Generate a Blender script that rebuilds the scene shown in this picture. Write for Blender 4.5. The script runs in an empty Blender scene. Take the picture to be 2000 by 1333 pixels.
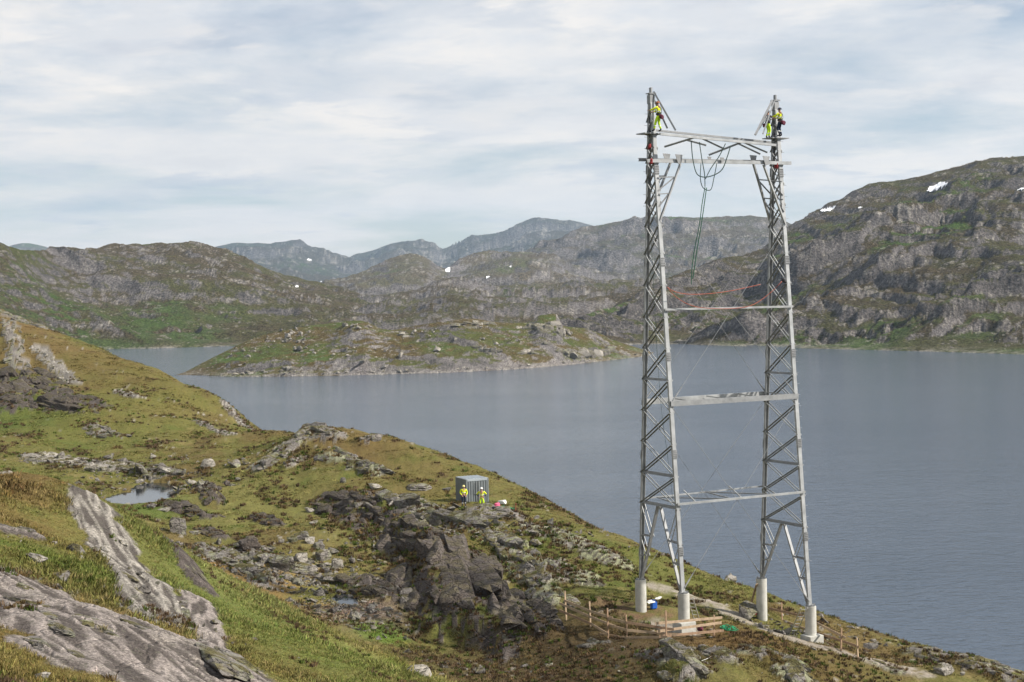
import bpy, bmesh, math, random
import numpy as np
from mathutils import Vector, Matrix

# ------------------------------------------------------------------ scene, camera, light
sc = bpy.context.scene
COL = sc.collection
FPX = 3000.0                      # focal length in photograph pixels (2000 px wide frame)
PITCH = math.atan(98.5 / FPX)     # camera looks slightly down
ROLL = 0.0205                     # the horizon climbs a little to the right
CAMZ = 45.0                       # metres above the lake

_R = np.array([1.0, 0, 0]); _V = np.array([0, math.sin(PITCH), math.cos(PITCH)]); _F = np.array([0, math.cos(PITCH), -math.sin(PITCH)])
CR = math.cos(ROLL) * _R - math.sin(ROLL) * _V
CU = math.sin(ROLL) * _R + math.cos(ROLL) * _V
CAM = np.array([0.0, 0.0, CAMZ])

cam_d = bpy.data.cameras.new('camera'); cam = bpy.data.objects.new('camera', cam_d); COL.objects.link(cam)
cam_d.sensor_width = 36.0; cam_d.lens = 36.0 * FPX / 2000.0; cam_d.clip_start = 0.1; cam_d.clip_end = 60000
cam.matrix_world = Matrix(((CR[0], CU[0], -_F[0], CAM[0]), (CR[1], CU[1], -_F[1], CAM[1]), (CR[2], CU[2], -_F[2], CAM[2]), (0, 0, 0, 1)))
sc.camera = cam

SUN_DIR = Vector((0.80, -0.16, 0.66)).normalized()      # towards the sun: right of and a little behind the camera
sun_elev = math.asin(SUN_DIR.z); sun_az = math.atan2(SUN_DIR.x, SUN_DIR.y)
sl = bpy.data.lights.new('sun', 'SUN'); sl.energy = 5.0; sl.angle = math.radians(1.5); sl.color = (1.0, 0.94, 0.85)
so = bpy.data.objects.new('sun', sl); COL.objects.link(so); so.rotation_euler = SUN_DIR.to_track_quat('Z', 'Y').to_euler()

sc.view_settings.view_transform = 'Standard'; sc.view_settings.look = 'None'
sc.view_settings.exposure = 0.55; sc.view_settings.gamma = 1.0; sc.view_settings.use_curve_mapping = False
sc.cycles.use_denoising = True
sc.cycles.max_bounces = 5; sc.cycles.diffuse_bounces = 2; sc.cycles.glossy_bounces = 3; sc.cycles.volume_bounces = 0
sc.cycles.transparent_max_bounces = 6; sc.cycles.caustics_reflective = False

class NT:
    """small helper around a node tree"""
    def __init__(s, nt): s.nt = nt; s.n = nt.nodes; s.l = nt.links
    def new(s, t, **k):
        n = s.n.new(t)
        for a, v in k.items(): setattr(n, a, v)
        return n
    def put(s, sock, v):
        if hasattr(v, 'is_output'): s.l.new(v, sock)
        else: sock.default_value = v
    def math(s, op, a, b=0.0, c=None, clamp=False):
        n = s.new('ShaderNodeMath', operation=op, use_clamp=clamp); s.put(n.inputs[0], a); s.put(n.inputs[1], b)
        if c is not None: s.put(n.inputs[2], c)
        return n.outputs[0]
    def vmath(s, op, a, b=(0, 0, 0)):
        n = s.new('ShaderNodeVectorMath', operation=op); s.put(n.inputs[0], a); s.put(n.inputs[1], b); return n.outputs[0]
    def noise(s, vec, scale, detail=4, rough=0.55, dist=0.0):
        n = s.new('ShaderNodeTexNoise'); n.inputs['Scale'].default_value = scale; n.inputs['Detail'].default_value = detail
        n.inputs['Roughness'].default_value = rough; n.inputs['Distortion'].default_value = dist; s.l.new(vec, n.inputs['Vector']); return n.outputs[0]
    def ramp(s, fac, stops):
        n = s.new('ShaderNodeValToRGB'); e = n.color_ramp.elements
        while len(e) < len(stops): e.new(0.5)
        for k, (p, c) in zip(e, stops): k.position = p; k.color = (c, c, c, 1) if isinstance(c, (int, float)) else (*c, 1)
        s.l.new(fac, n.inputs[0]); return n.outputs[0]
    def mix(s, f, a, b, mode='MIX'):
        n = s.new('ShaderNodeMix', data_type='RGBA', blend_type=mode); s.put(n.inputs[0], f)
        for sock, v in ((n.inputs[6], a), (n.inputs[7], b)):
            if isinstance(v, (tuple, list)): v = (*v[:3], 1)
            s.put(sock, v)
        return n.outputs[2]

# ---- sky: Nishita air with two decks of thin cloud laid over the whole dome
w = bpy.data.worlds.new('World'); sc.world = w; w.use_nodes = True
W = NT(w.node_tree); W.n.clear()
skyt = W.new('ShaderNodeTexSky', sky_type='NISHITA', sun_disc=False, sun_elevation=sun_elev, sun_rotation=sun_az, altitude=800.0, air_density=1.0, dust_density=0.5, ozone_density=1.5)
tc = W.new('ShaderNodeTexCoord'); sep = W.new('ShaderNodeSeparateXYZ'); W.l.new(tc.outputs['Generated'], sep.inputs[0])
zc = W.math('ADD', W.math('MAXIMUM', sep.outputs[2], 0.0), 0.13)
cv = W.new('ShaderNodeCombineXYZ'); W.l.new(W.math('DIVIDE', sep.outputs[0], zc), cv.inputs[0]); W.l.new(W.math('DIVIDE', sep.outputs[1], zc), cv.inputs[1])
plane = cv.outputs[0]
hi = W.noise(W.vmath('MULTIPLY', plane, (0.9, 1.0, 1)), 0.9, 10, 0.62, 0.25)
lo = W.noise(W.vmath('MULTIPLY', W.vmath('ADD', plane, (3.1, 1.7, 4.0)), (0.75, 1.0, 1)), 2.4, 10, 0.62, 0.25)
tone = W.noise(W.vmath('ADD', plane, (9.3, 0.4, 2.0)), 1.5, 10, 0.64, 0.2)
m_hi = W.ramp(hi, [(0.34, 0.25), (0.54, 1.0)])
m_lo = W.ramp(lo, [(0.52, 0.0), (0.60, 1.0)])
c_hi = W.ramp(tone, [(0.34, (4.9, 5.6, 6.8)), (0.47, (7.0, 7.5, 8.2)), (0.62, (9.8, 9.4, 9.0))])
c_lo = W.ramp(tone, [(0.38, (10.4, 9.7, 9.0)), (0.58, (5.2, 5.9, 7.0))])
low_air = W.ramp(sep.outputs[2], [(0.0, 0.9), (0.24, 0.0)])          # light through more air near the horizon is warmer
sky1 = W.mix(m_hi, skyt.outputs[0], W.mix(low_air, c_hi, (11.0, 10.0, 9.0)))
sky2 = W.mix(W.math('MULTIPLY', m_lo, 0.5), sky1, c_lo)
bg = W.new('ShaderNodeBackground'); bg.inputs['Strength'].default_value = 0.069; W.l.new(sky2, bg.inputs['Color'])
ow = W.new('ShaderNodeOutputWorld'); W.l.new(bg.outputs[0], ow.inputs['Surface'])

# ------------------------------------------------------------------ helpers
def ray(px, py):
    u = (px - 1000.0) / FPX; v = (666.5 - py) / FPX
    return _F + u * CR + v * CU
def P(px, py, D):
    """point of the place seen at a photograph pixel, D metres ahead of the camera"""
    d = ray(px, py); return CAM + d * (D / d[1])
def Pz(px, py, z):
    d = ray(px, py); return CAM + d * ((z - CAMZ) / d[2])

def _hash(ix, iy, seed):
    h = (ix.astype(np.int64) * 374761393 + iy.astype(np.int64) * 668265263 + seed * 974634541) & 0xffffffff
    h = ((h ^ (h >> 13)) * 1274126177) & 0xffffffff
    h = ((h ^ (h >> 16)) * 2246822519) & 0xffffffff
    return (h ^ (h >> 15)) & 0xffffffff
def perlin(x, y, seed=0):
    ix = np.floor(x); iy = np.floor(y); fx = x - ix; fy = y - iy
    ux = fx * fx * fx * (fx * (fx * 6 - 15) + 10); uy = fy * fy * fy * (fy * (fy * 6 - 15) + 10)
    def g(dx, dy):
        a = _hash(ix + dx, iy + dy, seed) * (2 * math.pi / 4294967296.0)
        return np.cos(a) * (fx - dx) + np.sin(a) * (fy - dy)
    a = g(0, 0); b = g(1, 0); c = g(0, 1); d = g(1, 1)
    return 1.5 * ((a + (b - a) * ux) * (1 - uy) + (c + (d - c) * ux) * uy)
def fbm(x, y, scale, octaves=5, gain=0.5, seed=0, lac=2.03):
    """scale = metres per largest feature; returns about -1..1"""
    s = 1.0 / scale; a = 1.0; t = 0; n = 0
    for o in range(octaves):
        t = t + a * perlin(x * s + 17.3 * o, y * s - 9.1 * o, seed + o); n += a; a *= gain; s *= lac
    return t / n * 1.5
def ridged(x, y, scale, octaves=5, gain=0.55, seed=0, lac=2.07):
    s = 1.0 / scale; a = 1.0; t = 0; n = 0; w_ = 1.0
    for o in range(octaves):
        v = 1 - np.abs(perlin(x * s + 31.7 * o, y * s + 5.3 * o, seed + o)) * 1.6; v = np.clip(v, 0, 1) ** 2
        t = t + a * v * w_; n += a; w_ = np.clip(v * 1.5, 0.15, 1); a *= gain; s *= lac
    return t / n
def voronoi(x, y, scale, seed=0, jit=0.9):
    """-> nearest distance, second minus nearest, random per cell (two), offset from the cell's centre"""
    x = x / scale; y = y / scale; ix = np.floor(x); iy = np.floor(y)
    d1 = np.full(x.shape, 9.0); d2 = d1.copy(); r1 = np.zeros(x.shape); r2 = r1.copy(); ox = r1.copy(); oy = r1.copy()
    for dx in (-1, 0, 1):
        for dy in (-1, 0, 1):
            h = _hash(ix + dx, iy + dy, seed); a = (h & 0xffff) / 65535.0; b = (h >> 16) / 65535.0
            qx = ix + dx + 0.5 + (a - 0.5) * jit - x; qy = iy + dy + 0.5 + (b - 0.5) * jit - y
            d = np.sqrt(qx * qx + qy * qy); c = d < d1
            d2 = np.where(c, d1, np.minimum(d2, d)); d1 = np.where(c, d, d1)
            k = (a * 7.13 + b * 3.7) % 1.0; r1 = np.where(c, k, r1); r2 = np.where(c, (k * 13.7 + a) % 1.0, r2)
            ox = np.where(c, -qx, ox); oy = np.where(c, -qy, oy)
    return d1, d2 - d1, r1, r2, ox * scale, oy * scale
def sstep(a, b, x):
    t = np.clip((x - a) / (b - a), 0, 1); return t * t * (3 - 2 * t)
def lerp(a, b, t): return a + (b - a) * t
def mixc(c, col, m):
    return c + (np.asarray(col, dtype=float) - c) * m[..., None]

def link(o, parent=None):
    COL.objects.link(o)
    if parent is not None: o.parent = parent
    return o
def tag(o, label=None, cat=None, group=None, kind=None):
    for k, v in (('label', label), ('category', cat), ('group', group), ('kind', kind)):
        if v: o[k] = v
    return o
def grid_mesh(name, co, mat, cols=None, extra=None, smooth=True):
    """co: rows x cols x 3"""
    nr, nc = co.shape[:2]; me = bpy.data.meshes.new(name)
    idx = np.arange(nr * nc, dtype=np.int32).reshape(nr, nc)
    q = np.stack([idx[:-1, :-1], idx[:-1, 1:], idx[1:, 1:], idx[1:, :-1]], -1).reshape(-1, 4)
    me.vertices.add(nr * nc); me.vertices.foreach_set('co', np.ascontiguousarray(co, dtype=np.float32).ravel())
    me.loops.add(q.size); me.loops.foreach_set('vertex_index', q.ravel())
    me.polygons.add(len(q)); me.polygons.foreach_set('loop_start', np.arange(0, q.size, 4, dtype=np.int32))
    me.polygons.foreach_set('use_smooth', np.full(len(q), smooth))
    if cols is not None:
        a = me.attributes.new('tint', 'FLOAT_COLOR', 'POINT'); c4 = np.ones((nr * nc, 4), np.float32); c4[:, :3] = cols.reshape(-1, 3); a.data.foreach_set('color', c4.ravel())
    for k, v in (extra or {}).items():
        a = me.attributes.new(k, 'FLOAT', 'POINT'); a.data.foreach_set('value', np.ascontiguousarray(v, dtype=np.float32).ravel())
    me.update(); me.validate(); me.materials.append(mat)
    return link(bpy.data.objects.new(name, me))

# ------------------------------------------------------------------ materials
def principled(name, col=(0.5, 0.5, 0.5), rough=0.6, metal=0.0, spec=0.3):
    m = bpy.data.materials.new(name); m.use_nodes = True; N = NT(m.node_tree); b = N.n['Principled BSDF']
    b.inputs['Base Color'].default_value = (*col, 1); b.inputs['Roughness'].default_value = rough; b.inputs['Metallic'].default_value = metal; b.inputs['Specular IOR Level'].default_value = spec
    return m, N, b
def bump(N, b, h, strength, dist):
    n = N.new('ShaderNodeBump'); n.inputs['Strength'].default_value = strength; n.inputs['Distance'].default_value = dist; N.l.new(h, n.inputs['Height']); N.l.new(n.outputs[0], b.inputs['Normal'])
def worn(name, col, var=0.35, scale=6.0, rough=0.7, metal=0.0, bmp=0.0, spec=0.3, dark=None):
    """a plain colour with mottling and fine relief in object space"""
    m, N, b = principled(name, col, rough, metal, spec)
    t = N.new('ShaderNodeTexCoord').outputs['Object']; n = N.noise(t, scale, 6, 0.62)
    lo = tuple(c * (1 - var) for c in col) if dark is None else dark; hi = tuple(min(1, c * (1 + var)) for c in col)
    N.l.new(N.ramp(n, [(0.3, lo), (0.7, hi)]), b.inputs['Base Color'])
    if bmp: bump(N, b, N.noise(t, scale * 4, 5, 0.6), bmp, 0.02)
    return m
def terrain_mat(name, sc_big, sc_fine, bmp_dist, rough=0.95, var=0.45, speck=0.0, crack=False):
    m, N, b = principled(name, rough=rough, spec=0.08)
    at = N.new('ShaderNodeAttribute', attribute_name='tint'); rk = N.new('ShaderNodeAttribute', attribute_name='rock')
    geo = N.new('ShaderNodeNewGeometry'); p = geo.outputs['Position']
    f1 = N.noise(p, sc_fine, 6, 0.7); f2 = N.noise(p, sc_big, 5, 0.6)
    k = N.ramp(f1, [(0.30, 1 - var), (0.5, 1.0), (0.70, 1 + var * 1.3)]); k2 = N.math('MULTIPLY_ADD', f2, var, 1 - var * 0.5)
    cc = N.new('ShaderNodeCombineXYZ')
    for i in range(3): N.l.new(k2, cc.inputs[i])
    c = N.mix(1.0, N.mix(1.0, at.outputs['Color'], k, 'MULTIPLY'), cc.outputs[0], 'MULTIPLY')
    if speck:      # pale stones and lichened blocks too small to model
        v = N.new('ShaderNodeTexVoronoi'); v.inputs['Scale'].default_value = sc_fine * 0.55; v.inputs['Randomness'].default_value = 1.0; N.l.new(N.vmath('MULTIPLY', p, (1, 1, 1.6)), v.inputs['Vector'])
        st = N.ramp(v.outputs['Distance'], [(0.16, 1.0), (0.30, 0.0)]); sv = N.new('ShaderNodeSeparateColor'); N.l.new(v.outputs['Color'], sv.inputs[0]); on = N.ramp(sv.outputs[0], [(0.60, 0.0), (0.66, 1.0)]); area = N.ramp(N.noise(p, sc_big * 0.6, 4, 0.6), [(0.42, 0.15), (0.62, 1.0)])
        c = N.mix(N.math('MULTIPLY', N.math('MULTIPLY', st, on), N.math('MULTIPLY', area, speck)), c, (0.36, 0.33, 0.29))
    hgt = f1
    if crack:
        gr_ = N.noise(N.vmath('MULTIPLY', p, (1.0, 0.55, 1.0)), 22.0, 6, 0.72); gm_ = N.ramp(gr_, [(0.34, (0.45, 0.43, 0.42)), (0.5, (1.0, 1.0, 1.0)), (0.66, (1.45, 1.42, 1.38))]); c = N.mix(rk.outputs['Fac'], c, N.mix(1.0, c, gm_, 'MULTIPLY'))
        sp_ = N.ramp(N.noise(p, 5.0, 5, 0.7), [(0.56, 0.0), (0.60, 1.0)]); c = N.mix(N.math('MULTIPLY', N.math('MULTIPLY', sp_, rk.outputs['Fac']), 0.45), c, (0.12, 0.115, 0.085))
        hgt = N.math('ADD', f1, N.math('MULTIPLY', N.math('MULTIPLY', gr_, rk.outputs['Fac']), 0.6))
        v = N.new('ShaderNodeTexVoronoi', feature='DISTANCE_TO_EDGE'); v.inputs['Scale'].default_value = 0.85; wn = N.new('ShaderNodeTexNoise'); wn.inputs['Scale'].default_value = 1.2; N.l.new(p, wn.inputs['Vector'])
        wv = N.new('ShaderNodeVectorMath', operation='MULTIPLY_ADD'); N.l.new(wn.outputs['Color'], wv.inputs[0]); wv.inputs[1].default_value = (0.35, 0.35, 0.35); N.l.new(N.vmath('MULTIPLY', p, (1.0, 0.6, 1.4)), wv.inputs[2]); N.l.new(wv.outputs[0], v.inputs['Vector'])
        cr = N.math('MULTIPLY', N.ramp(v.outputs['Distance'], [(0.0, 0.0), (0.05, 1.0)]), rk.outputs['Fac']); hgt = N.math('ADD', hgt, N.math('MULTIPLY', cr, 0.9))
    N.l.new(c, b.inputs['Base Color']); bump(N, b, hgt, 1.0, bmp_dist)
    return m
# ------------------------------------------------------------------ near terrain: the two slopes, the boggy dip and the ridge with the building site
GRASS = np.array([0.108, 0.104, 0.031]); GREEN = np.array([0.072, 0.098, 0.020]); BROWN = np.array([0.112, 0.076, 0.033]); STRAW = np.array([0.22, 0.165, 0.075])
LUSH = np.array([0.085, 0.15, 0.018]); ROCK = np.array([0.180, 0.163, 0.148]); PALE = np.array([0.36, 0.33, 0.29]); DARKR = np.array([0.062, 0.052, 0.047]); LICHEN = np.array([0.25, 0.265, 0.135])
HEATH = np.array([0.060, 0.040, 0.024])

cp = [  # (px, py, metres ahead) read off the ground
 (0,1333,24),(200,1333,27),(400,1333,32),(600,1333,38),(800,1320,46),(0,1200,32),(200,1200,36),(400,1250,42),(600,1260,50),
 (0,1050,44),(150,1080,46),(300,1130,52),(450,1170,60),(0,920,60),(60,930,62),(180,1010,68),(330,1085,76),(450,1150,76),(560,1205,74),(700,1265,69),(800,1310,63),(870,1340,60),
 # dip with pond and bog
 (280,965,150),(210,980,146),(340,975,146),(300,1000,138),(347,1040,125),(400,1080,116),(450,1060,122),(500,1120,110),(600,1080,118),(560,1180,106),(700,1200,102),(650,1170,106),(760,1190,104),(850,1240,100),
 (740,1240,97),(900,1290,95),(1000,1310,92),(830,1290,93),(1090,1330,88),(450,960,148),(520,1000,140),(620,1010,136),(600,960,146),(720,1100,116),
 (160,900,168),(60,890,168),(300,900,168),(405,910,163),(480,900,165),(380,945,155),
 # left middle hill
 (0,850,183),(120,850,186),(250,870,178),(80,800,200),(150,805,197),(0,740,226),(60,730,226),(200,760,215),(330,800,203),(430,850,188),(520,870,182),(560,842,190),(430,772,220),(330,730,240),(220,690,262),(100,645,275),(0,618,285),(-150,560,290),(-150,700,235),(-150,850,185),(-150,1000,60),(-200,1200,34),
 # ridge
 (590,850,166),(620,836,168),(680,848,166),(740,856,165),(820,880,160),(900,910,156),(1000,948,150),(1100,1000,141),(1200,1045,132),(560,890,160),(700,900,156),(800,930,150),(640,940,147),(850,985,138),(920,988,136),(1000,1000,134),(1080,1020,127),
 (760,1010,133),(880,1030,127),(700,1010,132),(950,1075,119),(820,1090,114),(850,1150,108),(880,1240,101),(980,1240,100),(1000,1120,113),(1090,1090,115),(1180,1100,113),(1060,1170,106),(1150,1150,106),(1100,1230,98),(1050,1290,94),
 # building site
 (1250,1194,99.1),(1336,1243,94.9),(1487,1209,103.3),(1583,1250,99.1),(1250,1120,113),(1400,1190,104),(1415,1134,116),(1350,1110,120),(1500,1165,116),(1600,1195,113),(1700,1240,108),(1800,1275,105),(1900,1290,104),(1970,1310,102),(2050,1330,101),
 (1190,1248,92),(1105,1205,99),(1400,1240,95),(1300,1275,88.5),(1400,1275,90),(1250,1333,85.5),(1400,1333,84),(1500,1280,91),(1650,1290,93),(1750,1325,91),(1600,1340,87),(1850,1333,92),
]
wp = []
def behind(px, py, D, steps):
    """points hidden behind a crest at (px,py,D): (metres further, metres lower)"""
    c = P(px, py, D); th = math.atan2(c[0], c[1]); r = math.hypot(c[0], c[1])
    for dr, dz in steps: wp.append((math.sin(th) * (r + dr), math.cos(th) * (r + dr), c[2] - dz))
for px, py, D in ((1415,1134,116),(1500,1165,116),(1600,1195,113),(1700,1240,108),(1800,1275,105),(1970,1310,102),(2050,1330,101),(2300,1420,98)):
    behind(px, py, D, ((22, 8), (55, 22), (80, 30), (140, 40)))
for px, py, D in ((1000,948,150),(1100,1000,141),(1200,1045,132),(820,880,160)): behind(px, py, D, ((28, 6.5), (70, 22), (100, 32), (170, 40)))
for px, py, D in ((620,836,168),(740,856,165)): behind(px, py, D, ((25, 4.5), (70, 20), (110, 32), (180, 40)))
for px, py, D in ((560,842,190),(430,772,220),(330,730,240),(220,690,262),(100,645,275),(0,618,285),(-150,560,290)): behind(px, py, D, ((30, 6), (75, 24), (115, 38), (170, 50)))
for px, D, z in ((180,100,30.6),(330,98,28.6),(450,96,27.2),(560,88,26.0),(700,84,24.6),(870,78,23.6),(1000,80,22.6),(0,105,32.5),(60,120,29.5),(1250,78,22.0),(1500,78,20.5),(1800,80,19.0)):
    wp.append(((px - 1000) / FPX * D, D, z))
wp += [(0,0,42.8),(-6,2,43.6),(6,2,41.0),(0,10,40.6),(-9,12,41.8),(8,12,38.0),(4,22,36.5),(10,30,33.0),(14,45,28.0),(20,60,24.0),(2,35,34.0),(-30,10,47),(-40,40,46),(30,20,33),(40,60,22),(60,80,15),(-90,90,42)]
pts = np.array([P(*c) for c in cp] + [np.array(q, float) for q in wp])
RB = 5.0
def _phi(d2): return np.sqrt(d2 + RB * RB)
n = len(pts); A = np.zeros((n + 3, n + 3)); d2 = ((pts[:, None, :2] - pts[None, :, :2]) ** 2).sum(-1)
A[:n, :n] = _phi(d2) - np.eye(n) * 0.15; A[:n, n] = 1; A[:n, n + 1:] = pts[:, :2] / 100; A[n:, :n] = A[:n, n:].T
wts = np.linalg.solve(A, np.concatenate([pts[:, 2], np.zeros(3)]))
def base_h(x, y):
    sh = x.shape; x = x.ravel(); y = y.ravel(); out = np.empty_like(x)
    for i in range(0, len(x), 60000):
        s = slice(i, i + 60000); d = (x[s, None] - pts[None, :, 0]) ** 2 + (y[s, None] - pts[None, :, 1]) ** 2
        out[s] = _phi(d) @ wts[:n] + wts[n] + (x[s] * wts[n + 1] + y[s] * wts[n + 2]) / 100
    return out.reshape(sh)

rr = [3.0]
while rr[-1] < 470:
    r = rr[-1]; k = 0.03 if r < 12 else (0.0048 if r < 205 else min(0.02, 0.0048 + (r - 205) * 0.00012)); rr.append(r * (1 + k))
RR = np.array(rr)
TH = np.concatenate([np.radians(np.linspace(-38, -20.2, 30)), np.radians(np.linspace(-20, 20, 760)), np.radians(np.linspace(20.2, 34, 24))])
ci, cj = np.arange(0, len(RR), 4), np.arange(0, len(TH), 4)
ci = np.append(ci, len(RR) - 1) if ci[-1] != len(RR) - 1 else ci; cj = np.append(cj, len(TH) - 1) if cj[-1] != len(TH) - 1 else cj
Hc = base_h(RR[ci][:, None] * np.sin(TH[cj])[None], RR[ci][:, None] * np.cos(TH[cj])[None])
H1 = np.stack([np.interp(RR, RR[ci], Hc[:, j]) for j in range(len(cj))], 1)
HB = np.stack([np.interp(TH, TH[cj], H1[i]) for i in range(len(RR))], 0)
NX = RR[:, None] * np.sin(TH)[None]; NY = RR[:, None] * np.cos(TH)[None]

def seg_dist(x, y, chain):
    """distance to a chain of ground points, and how far along (0..1)"""
    best = np.full(x.shape, 1e9); al = np.zeros(x.shape); q = [P(*c)[:2] for c in chain]; n_ = len(q) - 1
    for i in range(n_):
        a, b = q[i], q[i + 1]; dx, dy = b - a; L = dx * dx + dy * dy + 1e-9
        t = np.clip(((x - a[0]) * dx + (y - a[1]) * dy) / L, 0, 1); d = np.hypot(x - a[0] - t * dx, y - a[1] - t * dy)
        c = d < best; best = np.where(c, d, best); al = np.where(c, (i + t) / n_, al)
    return best, al

# a scarp along the ridge: the ground right of this line stands higher and its broken face looks left
SC = [(632,950,145),(700,985,136),(760,1030,128),(828,1090,117),(836,1130,112),(818,1185,107),(868,1250,100.5),(960,1268,97.5),(1030,1300,93.5)]
_sq = np.array([P(*c)[:2] for c in SC]); best = np.full(NX.shape, 1e9); sgn = np.zeros(NX.shape); ends = np.zeros(NX.shape)
for i in range(len(_sq) - 1):
    a_, b_ = _sq[i], _sq[i + 1]; e = b_ - a_; L_ = e @ e; t_ = np.clip(((NX - a_[0]) * e[0] + (NY - a_[1]) * e[1]) / L_, 0, 1); d_ = np.hypot(NX - a_[0] - t_ * e[0], NY - a_[1] - t_ * e[1]); c_ = d_ < best
    best = np.where(c_, d_, best); sgn = np.where(c_, np.sign(-(e[0] * (NY - a_[1]) - e[1] * (NX - a_[0]))), sgn); ends = np.where(c_, (i + t_) / (len(_sq) - 1), ends)
if sgn[np.argmin(np.abs(RR - 122)), np.argmin(np.abs(TH - math.atan2(*P(1000, 1060, 122)[:2])))] < 0: sgn = -sgn
sd_ = best * sgn + fbm(NX, NY, 5.0, 4, 0.6, 301) * 1.3
HB = HB + np.interp(ends, [0, 0.1, 0.4, 0.7, 0.9, 1], [0, 1.1, 1.6, 1.7, 0.9, 0]) * (sstep(-1.4, 0.8, sd_) * np.exp(-np.clip(sd_, 0, 99) / 6.0) - 0.25 * np.exp(-(sd_ + 1.5) ** 2 / 4))
scarp = np.exp(-(sd_ / 1.3) ** 2) * sstep(0.0, 0.08, ends) * sstep(1.0, 0.92, ends)
warp = fbm(NX, NY, 4.0, 4, 0.6, 5); warp2 = fbm(NX, NY, 1.3, 3, 0.6, 15)
# bare rock: (chain, half width m, block height m, kind)   kind: 0 grey, 1 pale, 2 dark, 3 lichen green
OUT = [
 ([(182,1015,60),(245,1130,50),(315,1250,43)], 1.3, 0.25, 1), ([(195,1090,51),(255,1180,46),(295,1245,42)], 0.9, 0.2, 1), ([(0,1110,39),(130,1180,38),(260,1260,36),(370,1333,33)], 2.7, 0.22, 0),
 ([(30,1200,35),(200,1320,29)], 2.1, 0.2, 0), ([(0,1040,46),(60,1060,47)], 0.8, 0.4, 0), ([(330,1100,66),(400,1190,58)], 0.7, 0.3, 2), ([(-40,830,62),(12,905,60)], 0.7, 0.25, 1), ([(380,1200,52),(430,1330,36)],0.7,0.2,0),
 ([(30,730,226),(95,765,208),(160,790,200)], 4.5, 2.4, 2), ([(75,670,245),(140,740,218)], 1.5, 0.5, 1), ([(15,640,265),(40,720,228)], 1.7, 0.7, 0), ([(0,760,216),(30,800,200)], 3.0, 1.2, 2), ([(-60,590,282),(70,650,268)], 3.0, 0.8, 0), ([(180,830,190),(230,850,184)],1.6,0.5,0),
 ([(230,770,213),(270,780,208)],1.2,0.4,1), ([(390,820,198),(450,850,188)],1.0,0.3,1), ([(440,780,216),(500,815,202)],1.2,0.3,1),
 ([(505,890,158),(545,862,161),(600,842,166),(650,850,164)], 1.9, 1.3, 0), ([(640,875,158),(690,895,154),(740,915,150)], 1.9, 1.3, 3), ([(710,868,162),(735,860,163)], 1.0, 0.9, 0), ([(560,905,156),(590,890,158)], 0.8, 0.6, 0),
 ([(640,960,141),(690,985,137),(740,1010,132)], 2.0, 1.3, 2), ([(690,1010,132),(760,1060,124),(820,1100,116)], 2.0, 1.5, 2), ([(760,1000,134),(860,1040,126),(950,1060,121)], 2.1, 1.4, 0), ([(830,1110,112),(850,1170,107),(880,1225,102)], 3.2, 1.9, 2), ([(900,1110,113),(950,1200,104),(960,1250,100)], 2.8, 1.6, 2),
 ([(930,1020,129),(990,1015,128)], 2.0, 1.2, 0), ([(960,1060,120),(1040,1120,112),(1075,1160,107)], 1.7, 1.3, 3), ([(1000,1130,112),(1030,1150,109)], 1.2, 1.0, 3), ([(1050,1038,124),(1110,1062,120),(1205,1107,113)], 1.9, 0.42, 3), ([(1050,1108,113),(1100,1130,110),(1150,1152,107)], 1.8, 0.42, 3),
 ([(1060,1170,105),(1085,1200,101)], 1.4, 1.0, 3), ([(1040,1210,101),(1080,1250,97)], 1.1, 1.1, 2), ([(1150,1250,94),(1180,1275,92)], 0.8, 0.8, 0), ([(1285,1265,89),(1340,1310,85)], 1.6, 1.2, 0), ([(1370,1255,90.5),(1420,1280,88)], 1.0, 0.8, 0),
 ([(1470,1275,91),(1530,1300,89),(1570,1333,86)], 1.3, 0.8, 3), ([(1790,1268,101),(1880,1295,98),(1990,1333,94)], 1.4, 1.2, 0), ([(1690,1300,95),(1760,1325,93)], 0.8, 0.3, 3), ([(1900,1295,104),(1990,1315,102)],1.0,0.5,0),
 ([(340,990,140),(400,1010,136)], 1.5, 0.9, 2), ([(390,950,152),(420,985,143)], 1.2, 0.7, 2), ([(400,1030,128),(430,1050,124)], 1.0, 0.6, 2), ([(500,1010,137),(540,1030,132)], 1.0, 0.6, 2),
 ([(400,1085,115),(460,1115,111),(510,1130,109)], 2.2, 0.5, 0), ([(470,1075,117),(540,1095,114),(600,1100,114)], 1.8, 0.9, 0), ([(70,895,168),(170,905,166),(230,910,164)], 2.6, 0.5, 1), ([(230,905,166),(330,925,160)], 2.0, 0.6, 0), ([(700,1130,110),(770,1170,105)], 1.4, 0.7, 2),
]
streak = np.zeros(NX.shape); rock = np.zeros(NX.shape); rh = np.zeros(NX.shape); kinds = np.zeros(NX.shape + (4,))
ang = math.radians(-52); sx = NX * math.cos(ang) + NY * math.sin(ang); sy = -NX * math.sin(ang) + NY * math.cos(ang)
wx = sx + warp * 0.8; wy = sy + warp2 * 0.35
_, e1, a1, b1, ox1, oy1 = voronoi(wx / 2.1, wy, 1.5, 3); _, e2, a2, b2, ox2, oy2 = voronoi(wx / 1.7, wy, 0.52, 8)
blk = 0.20 * a1 + (a2 - 0.5) * 0.06 + oy1 * 0.10 - 0.10 * (1 - sstep(0.0, 0.22, e1)) - 0.03 * (1 - sstep(0, 0.14, e2))
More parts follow.
